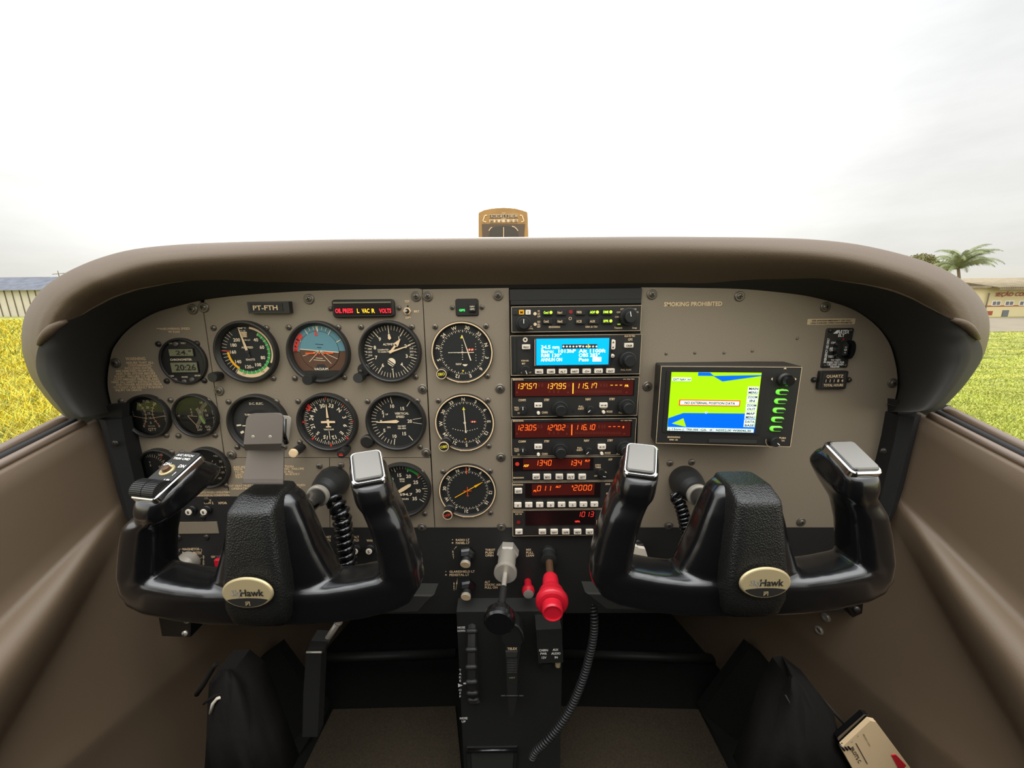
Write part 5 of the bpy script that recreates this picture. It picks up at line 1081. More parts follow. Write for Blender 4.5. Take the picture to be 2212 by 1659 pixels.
A = [zz(1490,712), zz(1728,712), zz(1698,862), zz(1463,866)]; x0, x1 = (A[0][0]+A[3][0])/2, (A[1][0]+A[2][0])/2; z1, z0 = (A[0][1]+A[1][1])/2, (A[2][1]+A[3][1])/2; W_, H_ = x1-x0, z1-z0; fx = lambda a: x0+W_*a; fz = lambda b: z1-H_*b
q = MB(); q.rplate((x0+x1)/2,(z0+z1)/2,W_/2,H_/2,-.005,0,.0015,'bezel'); q.build('frame', t); q = MB(); q.box((fx(.09),-.0056,fz(.88)),(fx(.91),-.0048,fz(.12)),'dial_dark_grey'); q.text('QUARTZ',fx(.5),fz(.27),.0035,'cream',-.0060,width=W_*.60); q.text('TOTAL HOURS',fx(.5),fz(.77),.0032,'cream',-.0060,width=W_*.70)
for k, ch in enumerate('11184'): q.box((fx(.14+.145*k),-.0060,fz(.64)),(fx(.27+.145*k),-.0056,fz(.40)),'ink'); q.text(ch,fx(.205+.145*k),fz(.52),.0036,'cream',-.0063)
q.build('counter', t)
for a, b in ((1450,790),(1745,790)): x, z = zz(a,b); q = MB(); q.lathe((0,0,0),[(.0034,0),(.0034,.0015)],'bezel',n=18); o_ = q.build('ear', t, loc=(x,0,z)); screw(t, x, z, .0028, -.0015, 'dark_screw')
# ================================================================== control yokes
def rings_to(q, rows, m='black_plastic', n=28, e=2.8):
    out = []
    for (x, y, z, a, b, tilt, yaw) in rows:
        u = Vector((math.cos(R(yaw)), math.sin(R(yaw)), 0)); w = Vector((-math.sin(R(yaw))*math.cos(R(tilt)), math.cos(R(yaw))*math.cos(R(tilt)), math.sin(R(tilt)))); rr = []
        for j in range(n):
            t_ = 2*math.pi*j/n; ct, st = math.cos(t_), math.sin(t_)
            rr.append(Vector((x, y, z))+u*(a*math.copysign(abs(ct)**(2/e), ct))+w*(b*math.copysign(abs(st)**(2/e), st)))
        out.append(rr)
    q.loft(out, m, cap=True, smooth=True)
def pad(t, s, yaw, tilt=25, c=None, hw=.0156, hl=.0212):
    """polished metal cap on top of a grip, in its own tilted frame"""
    c = c or (s*.1035, .004, .1225)
    o = None
    q = MB(); 
    for (hx, hz_, y0_, y1_, r_, m_) in ((hw, hl, -.0035, .006, .006, 'chrome'), (hw*.86, hl*.88, -.0052, -.002, .0045, 'black_plastic'), (hw*.82, hl*.845, -.0064, -.003, .004, 'pad_metal')):
        q.rplate(0, 0, hx, hz_, y0_, y1_, r_, m_, ch=.0012, n=6)
    o = q.build('grip_cap', t, 'polished metal cap with pale face'); o.location = c
    o.rotation_euler = (Matrix.Rotation(R(yaw), 3, 'Z') @ Matrix.Rotation(R(-(90-tilt)), 3, 'X')).to_euler(); return o
def yoke(label, O, switch, ywl, ywr):
    t = thing('control_yoke', label, 'yoke', O)
    q = MB()
    q.sweep([(x, -.003, -.010-.006*math.cos(x/.13*math.pi/2)+.012*max(0,(abs(x)-.06)/.078)**1.6) for x in (-.138,-.12,-.09,-.06,-.03,0,.03,.06,.09,.12,.138)], [(.019,.018),(.0218,.021)]+[(.022,.0215)]*7+[(.0218,.021),(.019,.018)], 'black_plastic', side=(0,1,0), e=4.2)
    for s_, yw in ((-1, ywl), (1, ywr)):
        sw_ = switch and s_ < 0; L_ = .006 if sw_ else 0; dx = .009 if sw_ else 0; dz = -.007 if sw_ else 0; nb = -s_*.003
        rings_to(q, [(s_*.128,0,-.012,.016,.020,0,0),(s_*.1315,0,0,.0205,.0225,0,0),(s_*.131,0,.02,.0195,.0225,0,0),(s_*.125,.002,.050,.0188,.022,3,yw*.3),(s_*.1185,.004,.072,.0182,.0232,6,yw*.5),(s_*.113+nb,.010,.088+dz,.0184,.0275+L_*.5,12,yw*.8),(s_*.107+nb+dx,.012+L_*.8,.099+dz,.0188+L_*.3,.033+L_*1.2,20,yw*.9),(s_*.1045+dx,.008,.109+dz,.0186,.0310+L_,24,yw),(s_*.1035+dx,.004,.117+dz,.0176,.0255+L_,25,yw),(s_*.1035+dx,.0035,.1205+dz,.0155,.0225+L_,25,yw)], e=3.2)
    rings_to(q, [(0,.004,-.030,.060,.022,0,0),(0,.004,-.01,.066,.024,0,0),(0,.004,.012,.060,.024,0,0),(0,.005,.04,.049,.023,0,0),(0,.007,.07,.040,.021,0,0),(0,.009,.090,.032,.018,0,0),(0,.010,.098,.024,.014,0,0)], e=3.2)
    b = q.build('yoke_body', t, 'glossy black moulded body')
    md = b.modifiers.new('merge', 'REMESH'); md.mode = 'VOXEL'; md.voxel_size = .0021; md.use_smooth_shade = True
    md = b.modifiers.new('soften', 'SMOOTH'); md.iterations = 9; md.factor = .6
    q = MB()
    rings_to(q, [(0,0,-.030,.018,.016,0,0),(0,-.003,-.027,.024,.027,0,0),(0,-.005,-.017,.0275,.033,0,0),(0,-.006,0,.0295,.0355,0,0),(0,-.005,.025,.029,.034,0,0),(0,-.003,.055,.0262,.031,0,0),(0,.000,.088,.0228,.0275,0,0),(0,.0005,.0925,.0222,.0268,0,0),(0,.0015,.0945,.0216,.0252,0,0),(0,.006,.1010,.0200,.0175,0,0),(0,.008,.1025,.0172,.013,0,0)], 'leather', n=56, e=6.5)
    q.build('hub_cover', t, 'grained black leather centre cover')
    # oval badge
    q = MB(); q.lathe((0,0,0), [(.0185,0),(.0192,.0012),(.0185,.0026),(.0175,.0030)], 'badge_gold', n=48, cap=True); 
    for i, v in enumerate(q.v): q.v[i] = (v[0]*1.24, v[1], v[2]*.80)
    bd = q.build('badge', t, 'oval brass badge', loc=(0.001,-.0412,.022)); bd.rotation_euler = (R(-3),0,0)
    q = MB(); rx, rz = .0175*1.22, .0175*.78; A = [R(a) for a in range(-62,63,4)]
    q.poly([(rx*math.sin(a_), -rz*math.cos(a_)) for a_ in A]+[(rx*math.sin(R(x_))*1.0, -rz*(.46-.13*(1-(x_/62)**2))*1.0+rz*-.0) for x_ in range(58,-59,-8)][::1], -.0032, 'ink')
    q.text('Hawk',.0045,.0012,.0068,'ink',-.0036,width=.0215,xs=.9); q.text('Sky',-.0098,.0016,.0060,'satin_metal',-.0036,width=.0098,slant=.1)
    for k_ in range(3): q.line(-.002,-.0092-.0012*k_+.0012,.0022-.0008*k_,-.0092-.0012*k_+.0016,.0006,-.0038,'badge_gold')
    q.line(.0021,-.0078,.0021,-.0118,.0007,-.0038,'badge_gold'); q.line(-.0018,-.0118,.0018,-.0082,.0006,-.0038,'badge_gold'); q.build('lettering', bd)
    pad(t, 1, ywr)
    if not switch: pad(t, -1, ywl)
    else:
        q = MB(); q.rplate(0,.001,.0150,.0285,-.0030,.004,.004,'chrome',ch=.001,n=6); q.rplate(0,.004,.0142,.0255,-.0052,-.002,.003,'radio_face',ch=.0008,n=5); 
        q.text('A/C PITCH',0,.024,.0026,'pure_white',-.0056,width=.021); q.text('TRIM CMD',0,.0195,.0026,'pure_white',-.0056,width=.021)
        q.text('DN',-.0095,.0115,.0036,'pure_white',-.0056); q.text('DN',.0098,.0105,.0036,'pure_white',-.0056); q.text('UP',.0095,-.0075,.0036,'pure_white',-.0056); q.text('!',.0105,.001,.0045,'pure_white',-.0056)
        hd = q.build('switch_plate', t, 'black plate with white trim switch lettering', loc=(-.0945,.004,.1155)); hd.rotation_euler = (Matrix.Rotation(R(ywl), 3, 'Z') @ Matrix.Rotation(R(-65), 3, 'X')).to_euler()
        q = MB(); q.lathe((0,0,0),[(.0068,0),(.0068,.0015,'badge_gold'),(.0058,.0022,'badge_gold'),(.0040,.0016,'badge_gold'),(.0036,.0016,'brown_rod'),(.0036,.0045,'brown_rod'),(.002,.0055,'brown_rod')],'badge_gold',n=30); q.build('push_button', hd, 'brown button in a brass ring', loc=(-.001,-.0052,.004))
        q = MB(); n_ = 15
        for k_ in range(n_):
            a0_ = R(-70+150*k_/n_); a1_ = R(-70+150*(k_+.62)/n_); r_ = .0105
            for sx in (-1, 1): q.loft([[(x_, -.0005-r_*math.cos(a_)*1.0, -.0165+r_*math.sin(a_)) for x_ in ((sx*.0005),(sx*.0142))]+[(x_, -.0005-(r_-.0016)*math.cos(a_), -.0165+(r_-.0016)*math.sin(a_)) for x_ in ((sx*.0142),(sx*.0005))] for a_ in (a0_, a1_)], 'knob_black', cap=True)
        q.loft([[(x_, -.0005-.0092*math.cos(R(a_)), -.0165+.0092*math.sin(R(a_))) for a_ in range(-90,91,15)] for x_ in (-.0140,.0140)], 'ink', cap=True); q.build('rocker', hd, 'ribbed black trim rocker')
    return t
yL = yoke('pilot control yoke with trim rocker, carrying the chart clip', (-.247,.35,-.281), True, -12, 24)
yR = yoke('copilot control yoke with metal caps on both grips below the map display', (.2295,.35,-.277), False, -20, 2)
def shaft(label, px, py, yk, scr):
    b = P(px, py, D); hubp = Vector((yk.location.x, .365, b.z)); t = thing('yoke_shaft', label, 'shaft', b)
    ax = (hubp-b).normalized(); q = MB(); q.lathe((0,0,0), [(.0205,0),(.0215,.006),(.0205,.016),(.0175,.028),(.0140,.036),(.0130,.040)], 'knob_black', n=36, axis=ax); q.build('boot', t, 'dull black moulded boot')
    q = MB(); q.lathe(tuple(ax*.040), [(.0130,0),(.0140,.001),(.0140,.005),(.0122,.006)], 'satin_metal', n=32, axis=ax); q.build('collar', t, 'bare metal ring')
    q = MB(); q.tube([ax*.044, hubp-b], .0108, 'black_plastic', n=24); q.build('tube', t); return t
shaft('black pilot yoke shaft in a boot below the heading indicator', 724, 1037, yL, 0); shaft('black copilot yoke shaft in a boot below the map display', 1477, 1036, yR, 0)
def coil(name, label, pts, Rr, r, turns, m='black_plastic', end=None):
    path = smooth_poly(pts, 6); n = turns*12; L_ = [0]
    for a, b in zip(path, path[1:]): L_.append(L_[-1]+(b-a).length)
    out = []; up = Vector((0,-1,0)); j = 0
    for i in range(n+1):
        d = L_[-1]*i/n
        while j < len(L_)-2 and L_[j+1] < d: j += 1
        f = (d-L_[j])/max(1e-9, L_[j+1]-L_[j]); p_ = path[j].lerp(path[j+1], min(1, f)); T = (path[j+1]-path[j]).normalized(); u = (up-T*up.dot(T)).normalized(); w = T.cross(u); a = 2*math.pi*turns*i/n
        k_ = min(1, i/10, (n-i)/10+.05); out.append(p_+(u*math.cos(a)+w*math.sin(a))*Rr*k_)
    o0 = out[0].copy(); q = MB(); q.tube([v-o0 for v in out], r, m, n=8); o = q.build(name, loc=o0); tag(o, label, 'cord'); return o
coil('coiled_cord', 'thick black coiled cord hanging below the pilot yoke shaft boot', [P(722,1072,.455),P(728,1090,.445),P(738,1112,.44),P(742,1150,.438),P(746,1185,.436),P(750,1215,.434),P(752,1245,.43)], .0085, .0036, 12)
coil('coiled_cord', 'thinner black coiled cord hanging below the copilot yoke shaft boot', [P(1452,1068,.46),P(1464,1080,.452),P(1474,1105,.446),P(1480,1130,.444),P(1485,1155,.442),P(1486,1180,.44),P(1490,1215,.43)], .0062, .0024, 17)
coil('microphone_cord', 'long black coiled cord hanging right of the pedestal down to the floor', [P(1281,1306,.44),P(1284,1340,.43),P(1281,1380,.425),P(1270,1430,.42),P(1254,1480,.415),P(1232,1530,.41),P(1205,1572,.405),P(1178,1603,.40),P(1158,1622,.40),P(1148,1640,.40)], .0042, .0016, 62, 'knob_black')
# chart clip on the pilot yoke
o0 = P(568, 1044, .352); t = thing('chart_clip', 'brownish metal chart clip standing on the pilot yoke hub', 'clip', o0)
def slab(q, pts, th, m):
    """quad given by four points, thickened away from the eye"""
    pts = [Vector(p_)-o0 for p_ in pts]; n_ = (pts[1]-pts[0]).cross(pts[3]-pts[0]).normalized()*th
    if n_.y < 0: n_ = -n_
    q.loft([[p_ for p_ in pts], [p_+n_ for p_ in pts]], m, cap=True)
q = MB(); slab(q, [P(524,1038,.350),P(612,1038,.350),P(613,968,.362),P(536,968,.362)], .0014, 'clip_metal'); slab(q, [P(524,1046,.338),P(612,1046,.338),P(612,1038,.350),P(524,1038,.350)], .0014, 'clip_metal'); q.build('strap', t)
def rquad(c1, c2, c3, c4, r, n=5):
    C4 = [Vector(c) for c in (c1,c2,c3,c4)]; out = []
    for i in range(4):
        p_ = C4[i]; a = (C4[i-1]-p_).normalized()*r[i]; b = (C4[(i+1)%4]-p_).normalized()*r[i]
        for j in range(n+1): f = j/n; out.append(p_+a*(1-f)**2+b*f**2)
    return out
rq = [p_-o0 for p_ in rquad(P(526,960,.345), P(609,958,.345), P(612,893,.352), P(533,895,.352), (.001,.001,.007,.007))]
q = MB(); q.loft([rq, [p_+Vector((0,.0018,.0004)) for p_ in rq]], 'clip_metal', cap=True); q.loft([[P(526,960,.345)-o0, P(609,958,.345)-o0, P(607,971,.348)-o0, P(529,973,.348)-o0],[P(526,959,.360)-o0,P(609,957,.360)-o0,P(607,969,.362)-o0,P(529,971,.362)-o0]], 'clip_metal', cap=True)
for a, b in ((547,944),(584,944)): q.lathe(tuple(P(a,b,.3465)-o0), [(.0018,0),(.0012,.0004)], 'satin_metal', n=12)
q.build('clip_jaw', t, 'wide front jaw with two rivets')
rq = [p_-o0 for p_ in rquad(P(596,966,.364), P(621,962,.364), P(629,900,.370), P(600,897,.370), (.001,.002,.005,.004))]
q = MB(); q.loft([rq, [p_+Vector((0,.0015,0)) for p_ in rq]], 'satin_metal', cap=True); q.build('clip_back', t); q = MB(); q.tube([P(614,905,.361)-o0, P(613,940,.357)-o0, P(619,958,.359)-o0], .0022, 'black_plastic'); q.build('spring', t)

# ================================================================== switches and knobs on the black lower panel
ZP = lambda a, b: (900+.19292*a, 1130+.19292*b); ZY = lambda a, b: (260+.30741*a, 930+.30741*b)
YL = D-.0014
q = MB(); pl = Plane(296,1073,D-.0012)
def lp_t(s_, xl, xr, yc, h_, Z): a = Z(xl,yc); b = Z(xr,yc); fit(q, pl, s_, a[0], b[0], a[1], h_, 'cream', -.0004)
for s_, a, b, c in (('RADIO LT',437,592,186),('PANEL LT',437,594,220),('GLARESHIELD LT',367,652,540),('PEDESTAL LT',367,588,577),('THROT',768,880,297),('PUSH',768,862,328),('OPEN',768,862,360),('MIX',1225,1282,296),('PULL',1225,1308,328),('LEAN',1225,1315,360),('ALT',762,822,657),('STATIC AIR',762,945,688),('PULL ON',762,908,719)): lp_t(s_, a, b, c, 4.6, ZP)
for k, ch in enumerate('BRT'): lp_t(ch, 400+k*3, 414+k*3, 318+k*33, 4.6, ZP); lp_t(ch, 412, 426, 675+k*32, 4.6, ZP)
for a, b in ((402,184),(328,540)): q.disc(*pl(*ZP(a,b)), .0007, -.0004, 'cream', 10)
for a, b in ((403,220),(329,578)): q.disc(*pl(*ZP(a,b)), .0012, -.0004, 'cream', 14, .0006)
for c_ in ((420,425,440,290,452,255),(440,780,410,745,458,615)):
    x0, z0 = pl(*ZP(c_[0],c_[3])); x1, z1 = pl(*ZP(c_[4],c_[5])); q.line(x0,z0,x1,z1,.0004,-.0004,'cream'); q.line((x0+x1)/2,(z0+z1)/2,x1,z1,.0018,-.0004,'cream',.0002)
for s_, a, b, c in (('NAV',592,640,490),('COM 2',588,655,508),('XPDR',688,750,508),('INST',1437,1483,747),('LTS',1443,1479,770),('ALT',1640,1678,747),('FLD',1640,1678,770),('WARN',1732,1796,772),('TURN',1340,1392,747),('COORD',1335,1402,770),('MAGNETOS',437,556,832),('ON',638,668,886),('ON',1455,1488,884),('BOTH',515,571,857),('R',437,449,857),('L',483,493,857)): lp_t(s_, a, b, c, 4.8, ZY)
for k, ch in enumerate('OFF'): lp_t(ch, 393, 405, 885+k*19, 4.4, ZY)
for k, ch in enumerate('START'): lp_t(ch, 580, 592, 883+k*16, 4.0, ZY)
for A in ((415,850,415,832),(415,832,433,832),(558,832,573,832),(573,832,573,850),(515,867,571,867),(412,893,430,903),(452,873,462,885),(487,866,489,880),(527,875,519,886),(575,890,545,907)):
    a, b = pl(*ZY(A[0],A[1])), pl(*ZY(A[2],A[3])); q.line(a[0],a[1],b[0],b[1],.0004,-.0004,'cream')
q.build('lettering', lp, 'cream printed lettering')
def breaker(px, py, bx, by, txt, lab):
    """button breaker whose face shows at px,py and whose base sits at bx,by"""
    b = P(bx, by, YL); t = thing('circuit_breaker', lab, 'circuit breaker', b, 'push button circuit breakers on the lower panel')
    q = MB(); q.lathe((0,0,0), [(.0062,0),(.0062,.0022),(.0052,.003),(.0046,.003)], 'knob_black', n=24); q.build('collar', t); q = MB(); q.lathe((0,0,0), [(.0044,0),(.0044,.0072),(.0044,.0078,'ivory'),(.0040,.0084,'ivory')], 'knob_black', n=24); q.text(txt,0,0,.0042,'ink',-.0087); q.build('button', t, 'ivory face with a black number'); return t
for px, txt, lab in ((417,'8','left ivory breaker button of the pair left of the pilot yoke hub'),(449,'8','ivory breaker button under the words NAV COM 2')): breaker(px, 1103, px, 1100, txt, lab)
for px, txt, lab in ((704,'5','ivory breaker button under INST LTS beside the coiled cord'),(770,'5','ivory breaker button under ALT FLD half hidden by the coiled cord'),(800,'5','ivory breaker button under the word WARN'),(737,'5','ivory breaker button hidden behind the thick coiled cord')): breaker(px, 1188, px+1, 1184, txt, lab)
b = P(*ZY(490,915), YL); t = thing('magneto_switch', 'silver magneto key switch left of the pilot yoke hub', 'switch', b)
ax = Vector((0,-1,0)); q = MB(); q.lathe((0,0,0), [(.0150,0),(.0150,.003),(.0140,.010),(.0115,.017),(.0095,.0175)], 'satin_metal', n=40, axis=ax); q.build('barrel', t); q = MB(); q.lathe((0,-.0172,0), [(.0090,0),(.0088,.004),(.007,.005)], 'metal', n=28); q.box((-.001,-.0228,-.005),(.001,-.022,.005),'slot'); q.build('key_plug', t)
b = P(472, 1211, YL); t = thing('master_switch', 'red rocker master switch just left of the pilot yoke hub', 'switch', b); q = MB(); q.rplate(.006,-.004,.010,.012,-.001,0,.002,'bezel'); q.build('frame', t); q = MB(); q.rplate(.006,-.004,.008,.0095,-.006,-.001,.002,'red_plastic'); q.build('rocker', t)
for (bx, by, fx_, fy_, lab) in ((1011,1190,1005,1221,'upper dimmer knob with cream face under the words PANEL LT'),(1012,1261,1006,1291,'lower dimmer knob with cream face under the words PEDESTAL LT')):
    b = P(bx, by, YL); t = thing('dimmer_knob', lab, 'knob', b, 'dimmer knobs on the lower panel'); F_ = P(fx_, fy_, D-.022); ax = (F_-b).normalized(); h_ = (F_-b).length; 
    q = MB(); q.lathe((0,0,0), [(.0110,0),(.0110,h_*.15),(.0095,h_*.30),(.0100,h_*.34),(.0085,h_*.56),(.0062,h_*.58)], 'black_plastic', n=5, axis=ax, smooth=False); q.build('skirt', t, 'faceted black lower knob'); q = MB(); q.lathe(tuple(ax*h_*.5), [(.0062,0),(.0062,h_*.30),(.0070,h_*.34,'satin_metal'),(.0070,h_*.48,'satin_metal'),(.0064,h_*.5,'cream'),(.004,h_*.5,'cream')], 'knob_black', n=30, axis=ax); q.build('inner_knob', t, 'small knob with cream end')
# throttle
b = P(1098,1188,YL); e_ = P(1078,1347,.362); t = thing('throttle', 'throttle control with silver nut and round black knob', 'throttle', b); v = e_-b; ax = v.normalized(); Ln = v.length
q = MB(); q.lathe((0,0,0), [(.0150,0),(.0150,.010),(.0135,.013)], 'satin_metal', n=6, axis=ax, smooth=False); q.lathe(tuple(ax*.012), [(.0120,0),(.0120,.030)], 'satin_metal', n=32, axis=ax); q.lathe(tuple(ax*.040), [(.0120,0),(.0150,.001),(.0150,.006),(.0140,.0065)], 'metal', n=40, axis=ax); q.build('friction_nut', t, 'silver hexagonal friction nut with flange')
q = MB(); q.lathe(tuple(ax*.045), [(.0032,0),(.0032,.030)], 'satin_metal', n=18, axis=ax); q.lathe(tuple(ax*.070), [(.0046,0),(.0046,Ln-.088)], 'knob_black', n=18, axis=ax); q.build('rod', t); q = MB(); q.lathe(tuple(ax*(Ln-.026)), [(.0060,0),(.0075,.003),(.0120,.008),(.0172,.015),(.0180,.021),(.0172,.025),(.0150,.027)], 'black_plastic', n=48, axis=ax); q.build('knob', t, 'round glossy black knob')
# mixture
b = P(1185,1190,YL); e_ = P(1194,1326,.376); t = thing('mixture_control', 'large red mixture knob on a brown rod', 'mixture control', b); v = e_-b; ax = v.normalized(); Ln = v.length
q = MB(); q.lathe((0,0,0), [(.0100,0),(.0100,.006),(.0085,.007),(.0085,.014),(.0105,.016),(.0105,.022),(.006,.023)], 'knob_black', n=28, axis=ax); q.build('mount_nut', t); q = MB(); q.lathe(tuple(ax*.020), [(.0050,0),(.0050,Ln-.07)], 'brown_rod', n=20, axis=ax); q.build('rod', t, 'brown worn rod')
q = MB(); q.lathe(tuple(ax*(Ln-.056)), [(.0092,0),(.0100,.004),(.0105,.018),(.0150,.024),(.0178,.034)], 'red_plastic', n=48, axis=ax); q.lathe(tuple(ax*(Ln-.023)), [(.0178,0),(.0195,.003),(.0195,.007),(.0185,.009),(.0165,.0105),(.0125,.011)], 'red_plastic', n=40, axis=ax); q.build('knob', t, 'flanged red knob'); q = MB(); q.lathe(tuple(ax*(Ln-.011)), [(.0122,0),(.0122,.009),(.0110,.011),(.0100,.011),(.0098,.0095)], 'red_plastic', n=40, axis=ax); q.build('lock_button', t, 'red push button in the knob')
b = P(1140,1256,YL); t = thing('alternate_air_knob', 'small red pull knob left of the mixture knob', 'knob', b); q = MB(); q.lathe((0,0,0), [(.0052,0),(.0052,.012),(.0085,.015),(.0090,.020),(.0070,.025),(.0048,.0255,'metal'),(.002,.0256,'metal')], 'red_plastic', n=30); q.build('knob', t)
# socket with hanging white tag
b = P(1362,1190,YL); t = thing('power_socket', 'black socket with cream cap on its cover beside the copilot yoke', 'socket', b); q = MB(); q.rplate(0,.0,.018,.013,-.004,0,.003,'knob_black'); q.build('base', t); q = MB(); cpts = [(1354,1186),(1364,1184),(1370,1180),(1377,1181),(1379,1184),(1394,1186),(1400,1206),(1355,1206)]; pts = [P(a,b_,.462)-b for a, b_ in cpts]; q.loft([[p_ for p_ in pts],[p_+Vector((0,.006,0)) for p_ in pts]], 'ivory', cap=True); q.build('cap', t, 'cream plastic cap')

# ================================================================== pedestal and below
def blk(q, c, dep, m, o0, bev=0):
    """face polygon c (points) pushed back by dep"""
    pts = [p_-o0 for p_ in c]; q.loft([pts, [p_+Vector((0,dep,0)) for p_ in pts]], m, cap=True)
YP = .462
o0 = P(1100,1322,YP); zb = -.80; a_, b_ = P(986,1322,YP), P(1216,1320,YP)
t = thing('control_pedestal', 'black centre pedestal running down to the floor', 'pedestal', (o0.x, o0.y, zb)); po = Vector(t.location)
q = MB(); q.loft([[Vector((a_.x,YP,a_.z))-po,Vector((b_.x,YP,b_.z))-po,Vector((b_.x,YP+.03,b_.z+.006))-po,Vector((a_.x,YP+.03,a_.z+.006))-po],[Vector((a_.x,YP,zb))-po,Vector((b_.x,YP,zb))-po,Vector((b_.x,YP+.25,zb))-po,Vector((a_.x,YP+.25,zb))-po]], 'black_panel', cap=True); q.build('pedestal_body', t)
ppl = Plane(1100,1322,YP); ppl.o = po
q = MB()
for s_, a, b, c, h_ in (('NOSE',988,1005,1355,4.5),('DOWN',988,1005,1362,4.5),('NOSE',993,1010,1551,4.5),('UP',997,1006,1558,4.5)): fit(q, ppl, s_, a, b, c, h_, 'pure_white', -.0004)
for k, ch in enumerate('TAKE OFF'):
    yy = (1447,1455,1462.5,1470,0,1490,1497,1504)[k]
    if ch != ' ': x, z = ppl(994,yy); q.text(ch,x,z,.0038,'pure_white',-.0004)
x, z = ppl(994,1480); q.poly([(x-.003,z+.0035),(x+.004,z),(x-.003,z-.0035)],-.0004,'pure_white'); a, b = ppl(1001,1475), ppl(1007,1477.5); q.box((a[0],-.0004,b[1]),(b[0],0,a[1]),'pure_white'); q.build('lettering', t, 'white trim lettering')
c = P(1023,1440,YP); w0 = Vector((c.x,YP+.072,(P(0,1338,YP).z+P(0,1548,YP).z)/2)); t2 = thing('elevator_trim_control', 'tall ribbed black trim wheel in the pedestal slot', 'wheel', w0)
q = MB(); q.lathe((-.007,0,0), [(.092,0),(.098,.002),(.100,.007),(.098,.012),(.092,.014)], 'black_panel', n=80, axis=(1,0,0)); q.build('rim', t2)
for k in range(28):
    a = 2*math.pi*k/28; q = MB(); q.lathe((0,0,0), [(.0016,-.008),(.0030,-.006),(.0036,0),(.0030,.006),(.0016,.008)], 'radio_face', n=14, axis=(1,0,0)); q.build('grip_bump', t2, loc=(0,-math.cos(a)*.099,math.sin(a)*.099))
# hand microphone
o0 = P(1104,1385,.43); t = thing('hand_microphone', 'black hand microphone clipped head up on the pedestal', 'microphone', o0)
A = [(1084,1386),(1084,1368),(1090,1356),(1100,1349),(1112,1350),(1122,1357),(1129,1370),(1131,1386),(1126,1391),(1090,1391)]; q = MB(); blk(q, [P(a,b,.428) for a,b in A][::-1], .022, 'knob_black', o0); q.tube([P(a,b,.4275)-o0 for a,b in ((1110,1348),(1120,1354),(1128,1366),(1131,1384))], .0014, 'dial_dark_grey', n=8); q.build('head', t)
q = MB(); blk(q, [P(a,b,.430) for a,b in ((1091,1391),(1125,1391),(1118,1452),(1116,1515),(1108,1548),(1102,1548),(1097,1515),(1094,1452))][::-1], .018, 'radio_face', o0)
for k in range(9): u_, v_ = P(1095,1424+k*3.6,.4295)-o0, P(1117,1424+k*3.6,.4295)-o0; q.tube([u_, v_], .0006, 'dial_dark_grey', n=6)
q.build('body', t); q = MB(); blk(q, [P(a,b,.427) for a,b in ((1092,1409),(1118,1409),(1116,1420),(1094,1420))][::-1], .004, 'dial_dark_grey', o0); q.build('push_to_talk_bar', t)
mp_ = Plane(1104,1385,.4262); q = MB(); fit(q, mp_, 'TELEX', 1096, 1117, 1396, 5, 'cream', 0); fit(q, mp_, '100T', 1099, 1113, 1459, 3.5, 'lcd', 0); q.build('lettering', t, loc=Vector((0,.4262-.43,0)))
q = MB(); 
for u_, v_ in (((1082,1503),(1092,1503)),((1121,1503),(1131,1503)),((1093,1503),(1119,1503))): q.tube([P(*u_,.429)-o0, P(*v_,.429)-o0], .0009, 'dial_dark_grey', n=6)
q.build('hanger', t)
o0 = P(1188,1432,.436); t = thing('socket_box', 'dark box marked CABIN PWR and AUX AUDIO under the mixture knob', 'box', o0)
q = MB(); blk(q, [P(a,b,.436) for a,b in ((1158,1361),(1213,1358),(1217,1431),(1163,1433))][::-1], .035, 'radio_face', o0); q.build('case', t)
bp_ = Plane(1188,1432,.436); q = MB()
for s_, a, b, c in (('CABIN',1164,1184,1404),('PWR',1167,1181,1411.5),('12V',1169,1180,1420),('AUX',1194,1206,1403),('AUDIO',1191,1211,1411),('IN',1198,1205,1419.5)): fit(q, bp_, s_, a, b, c, 4.6, 'pure_white', -.0004)
q.build('lettering', t); q = MB(); blk(q, [P(a,b,.445) for a,b in ((1171,1434),(1191,1434),(1190,1447),(1173,1447))][::-1], .012, 'slot', o0); q.lathe(tuple(P(1205,1435,.444)-o0), [(.004,-.004),(.004,.002)], 'badge_gold', n=16, axis=(0,0,-1)); q.build('plug', t)
# fuel selector plate
o0 = P(1064,1655,.43); t = thing('fuel_selector', 'grey metal selector plate in a black frame at the pedestal foot', 'selector', o0)
q = MB(); q.tube([P(1009,1622,.452)-o0, P(1117,1620,.452)-o0], .003, 'black_plastic', n=14); blk(q, [P(a,b,.456) for a,b in ((1008,1622),(1117,1620),(1108,1720),(1014,1720))][::-1], .01, 'black_panel', o0); q.build('frame', t)
q = MB(); blk(q, [P(a,b,.4535) for a,b in ((1018,1629),(1110,1627),(1102,1716),(1022,1716))][::-1], .004, 'dial_dark_grey', o0); q.build('selector_plate', t, 'plain grey plate')
# knee bolsters
for pts, lab in (([(540,1296),(862,1287),(937,1288),(906,1321),(739,1327),(540,1336)], 'dark moulded bolster under the panel left of the throttle'), ([(1265,1283),(1300,1284),(1700,1300),(1700,1330),(1475,1320),(1306,1315)], 'dark moulded bolster under the panel right of the mixture knob')):
    o0 = P(pts[0][0], pts[0][1], .42); q = MB(); f = [P(a,b,.42) for a,b in pts][::-1]; cx = sum((p_ for p_ in f), Vector())/len(f)
    q.loft([[cx+(p_-cx)*.97-o0 for p_ in f],[p_+Vector((0,.003,0))-o0 for p_ in f],[p_+Vector((0,.03,-.006))-o0 for p_ in f]], 'dial_dark_grey', cap=True); o = q.build('knee_bolster', loc=o0); tag(o, lab, 'bolster', 'knee bolsters under the panel')
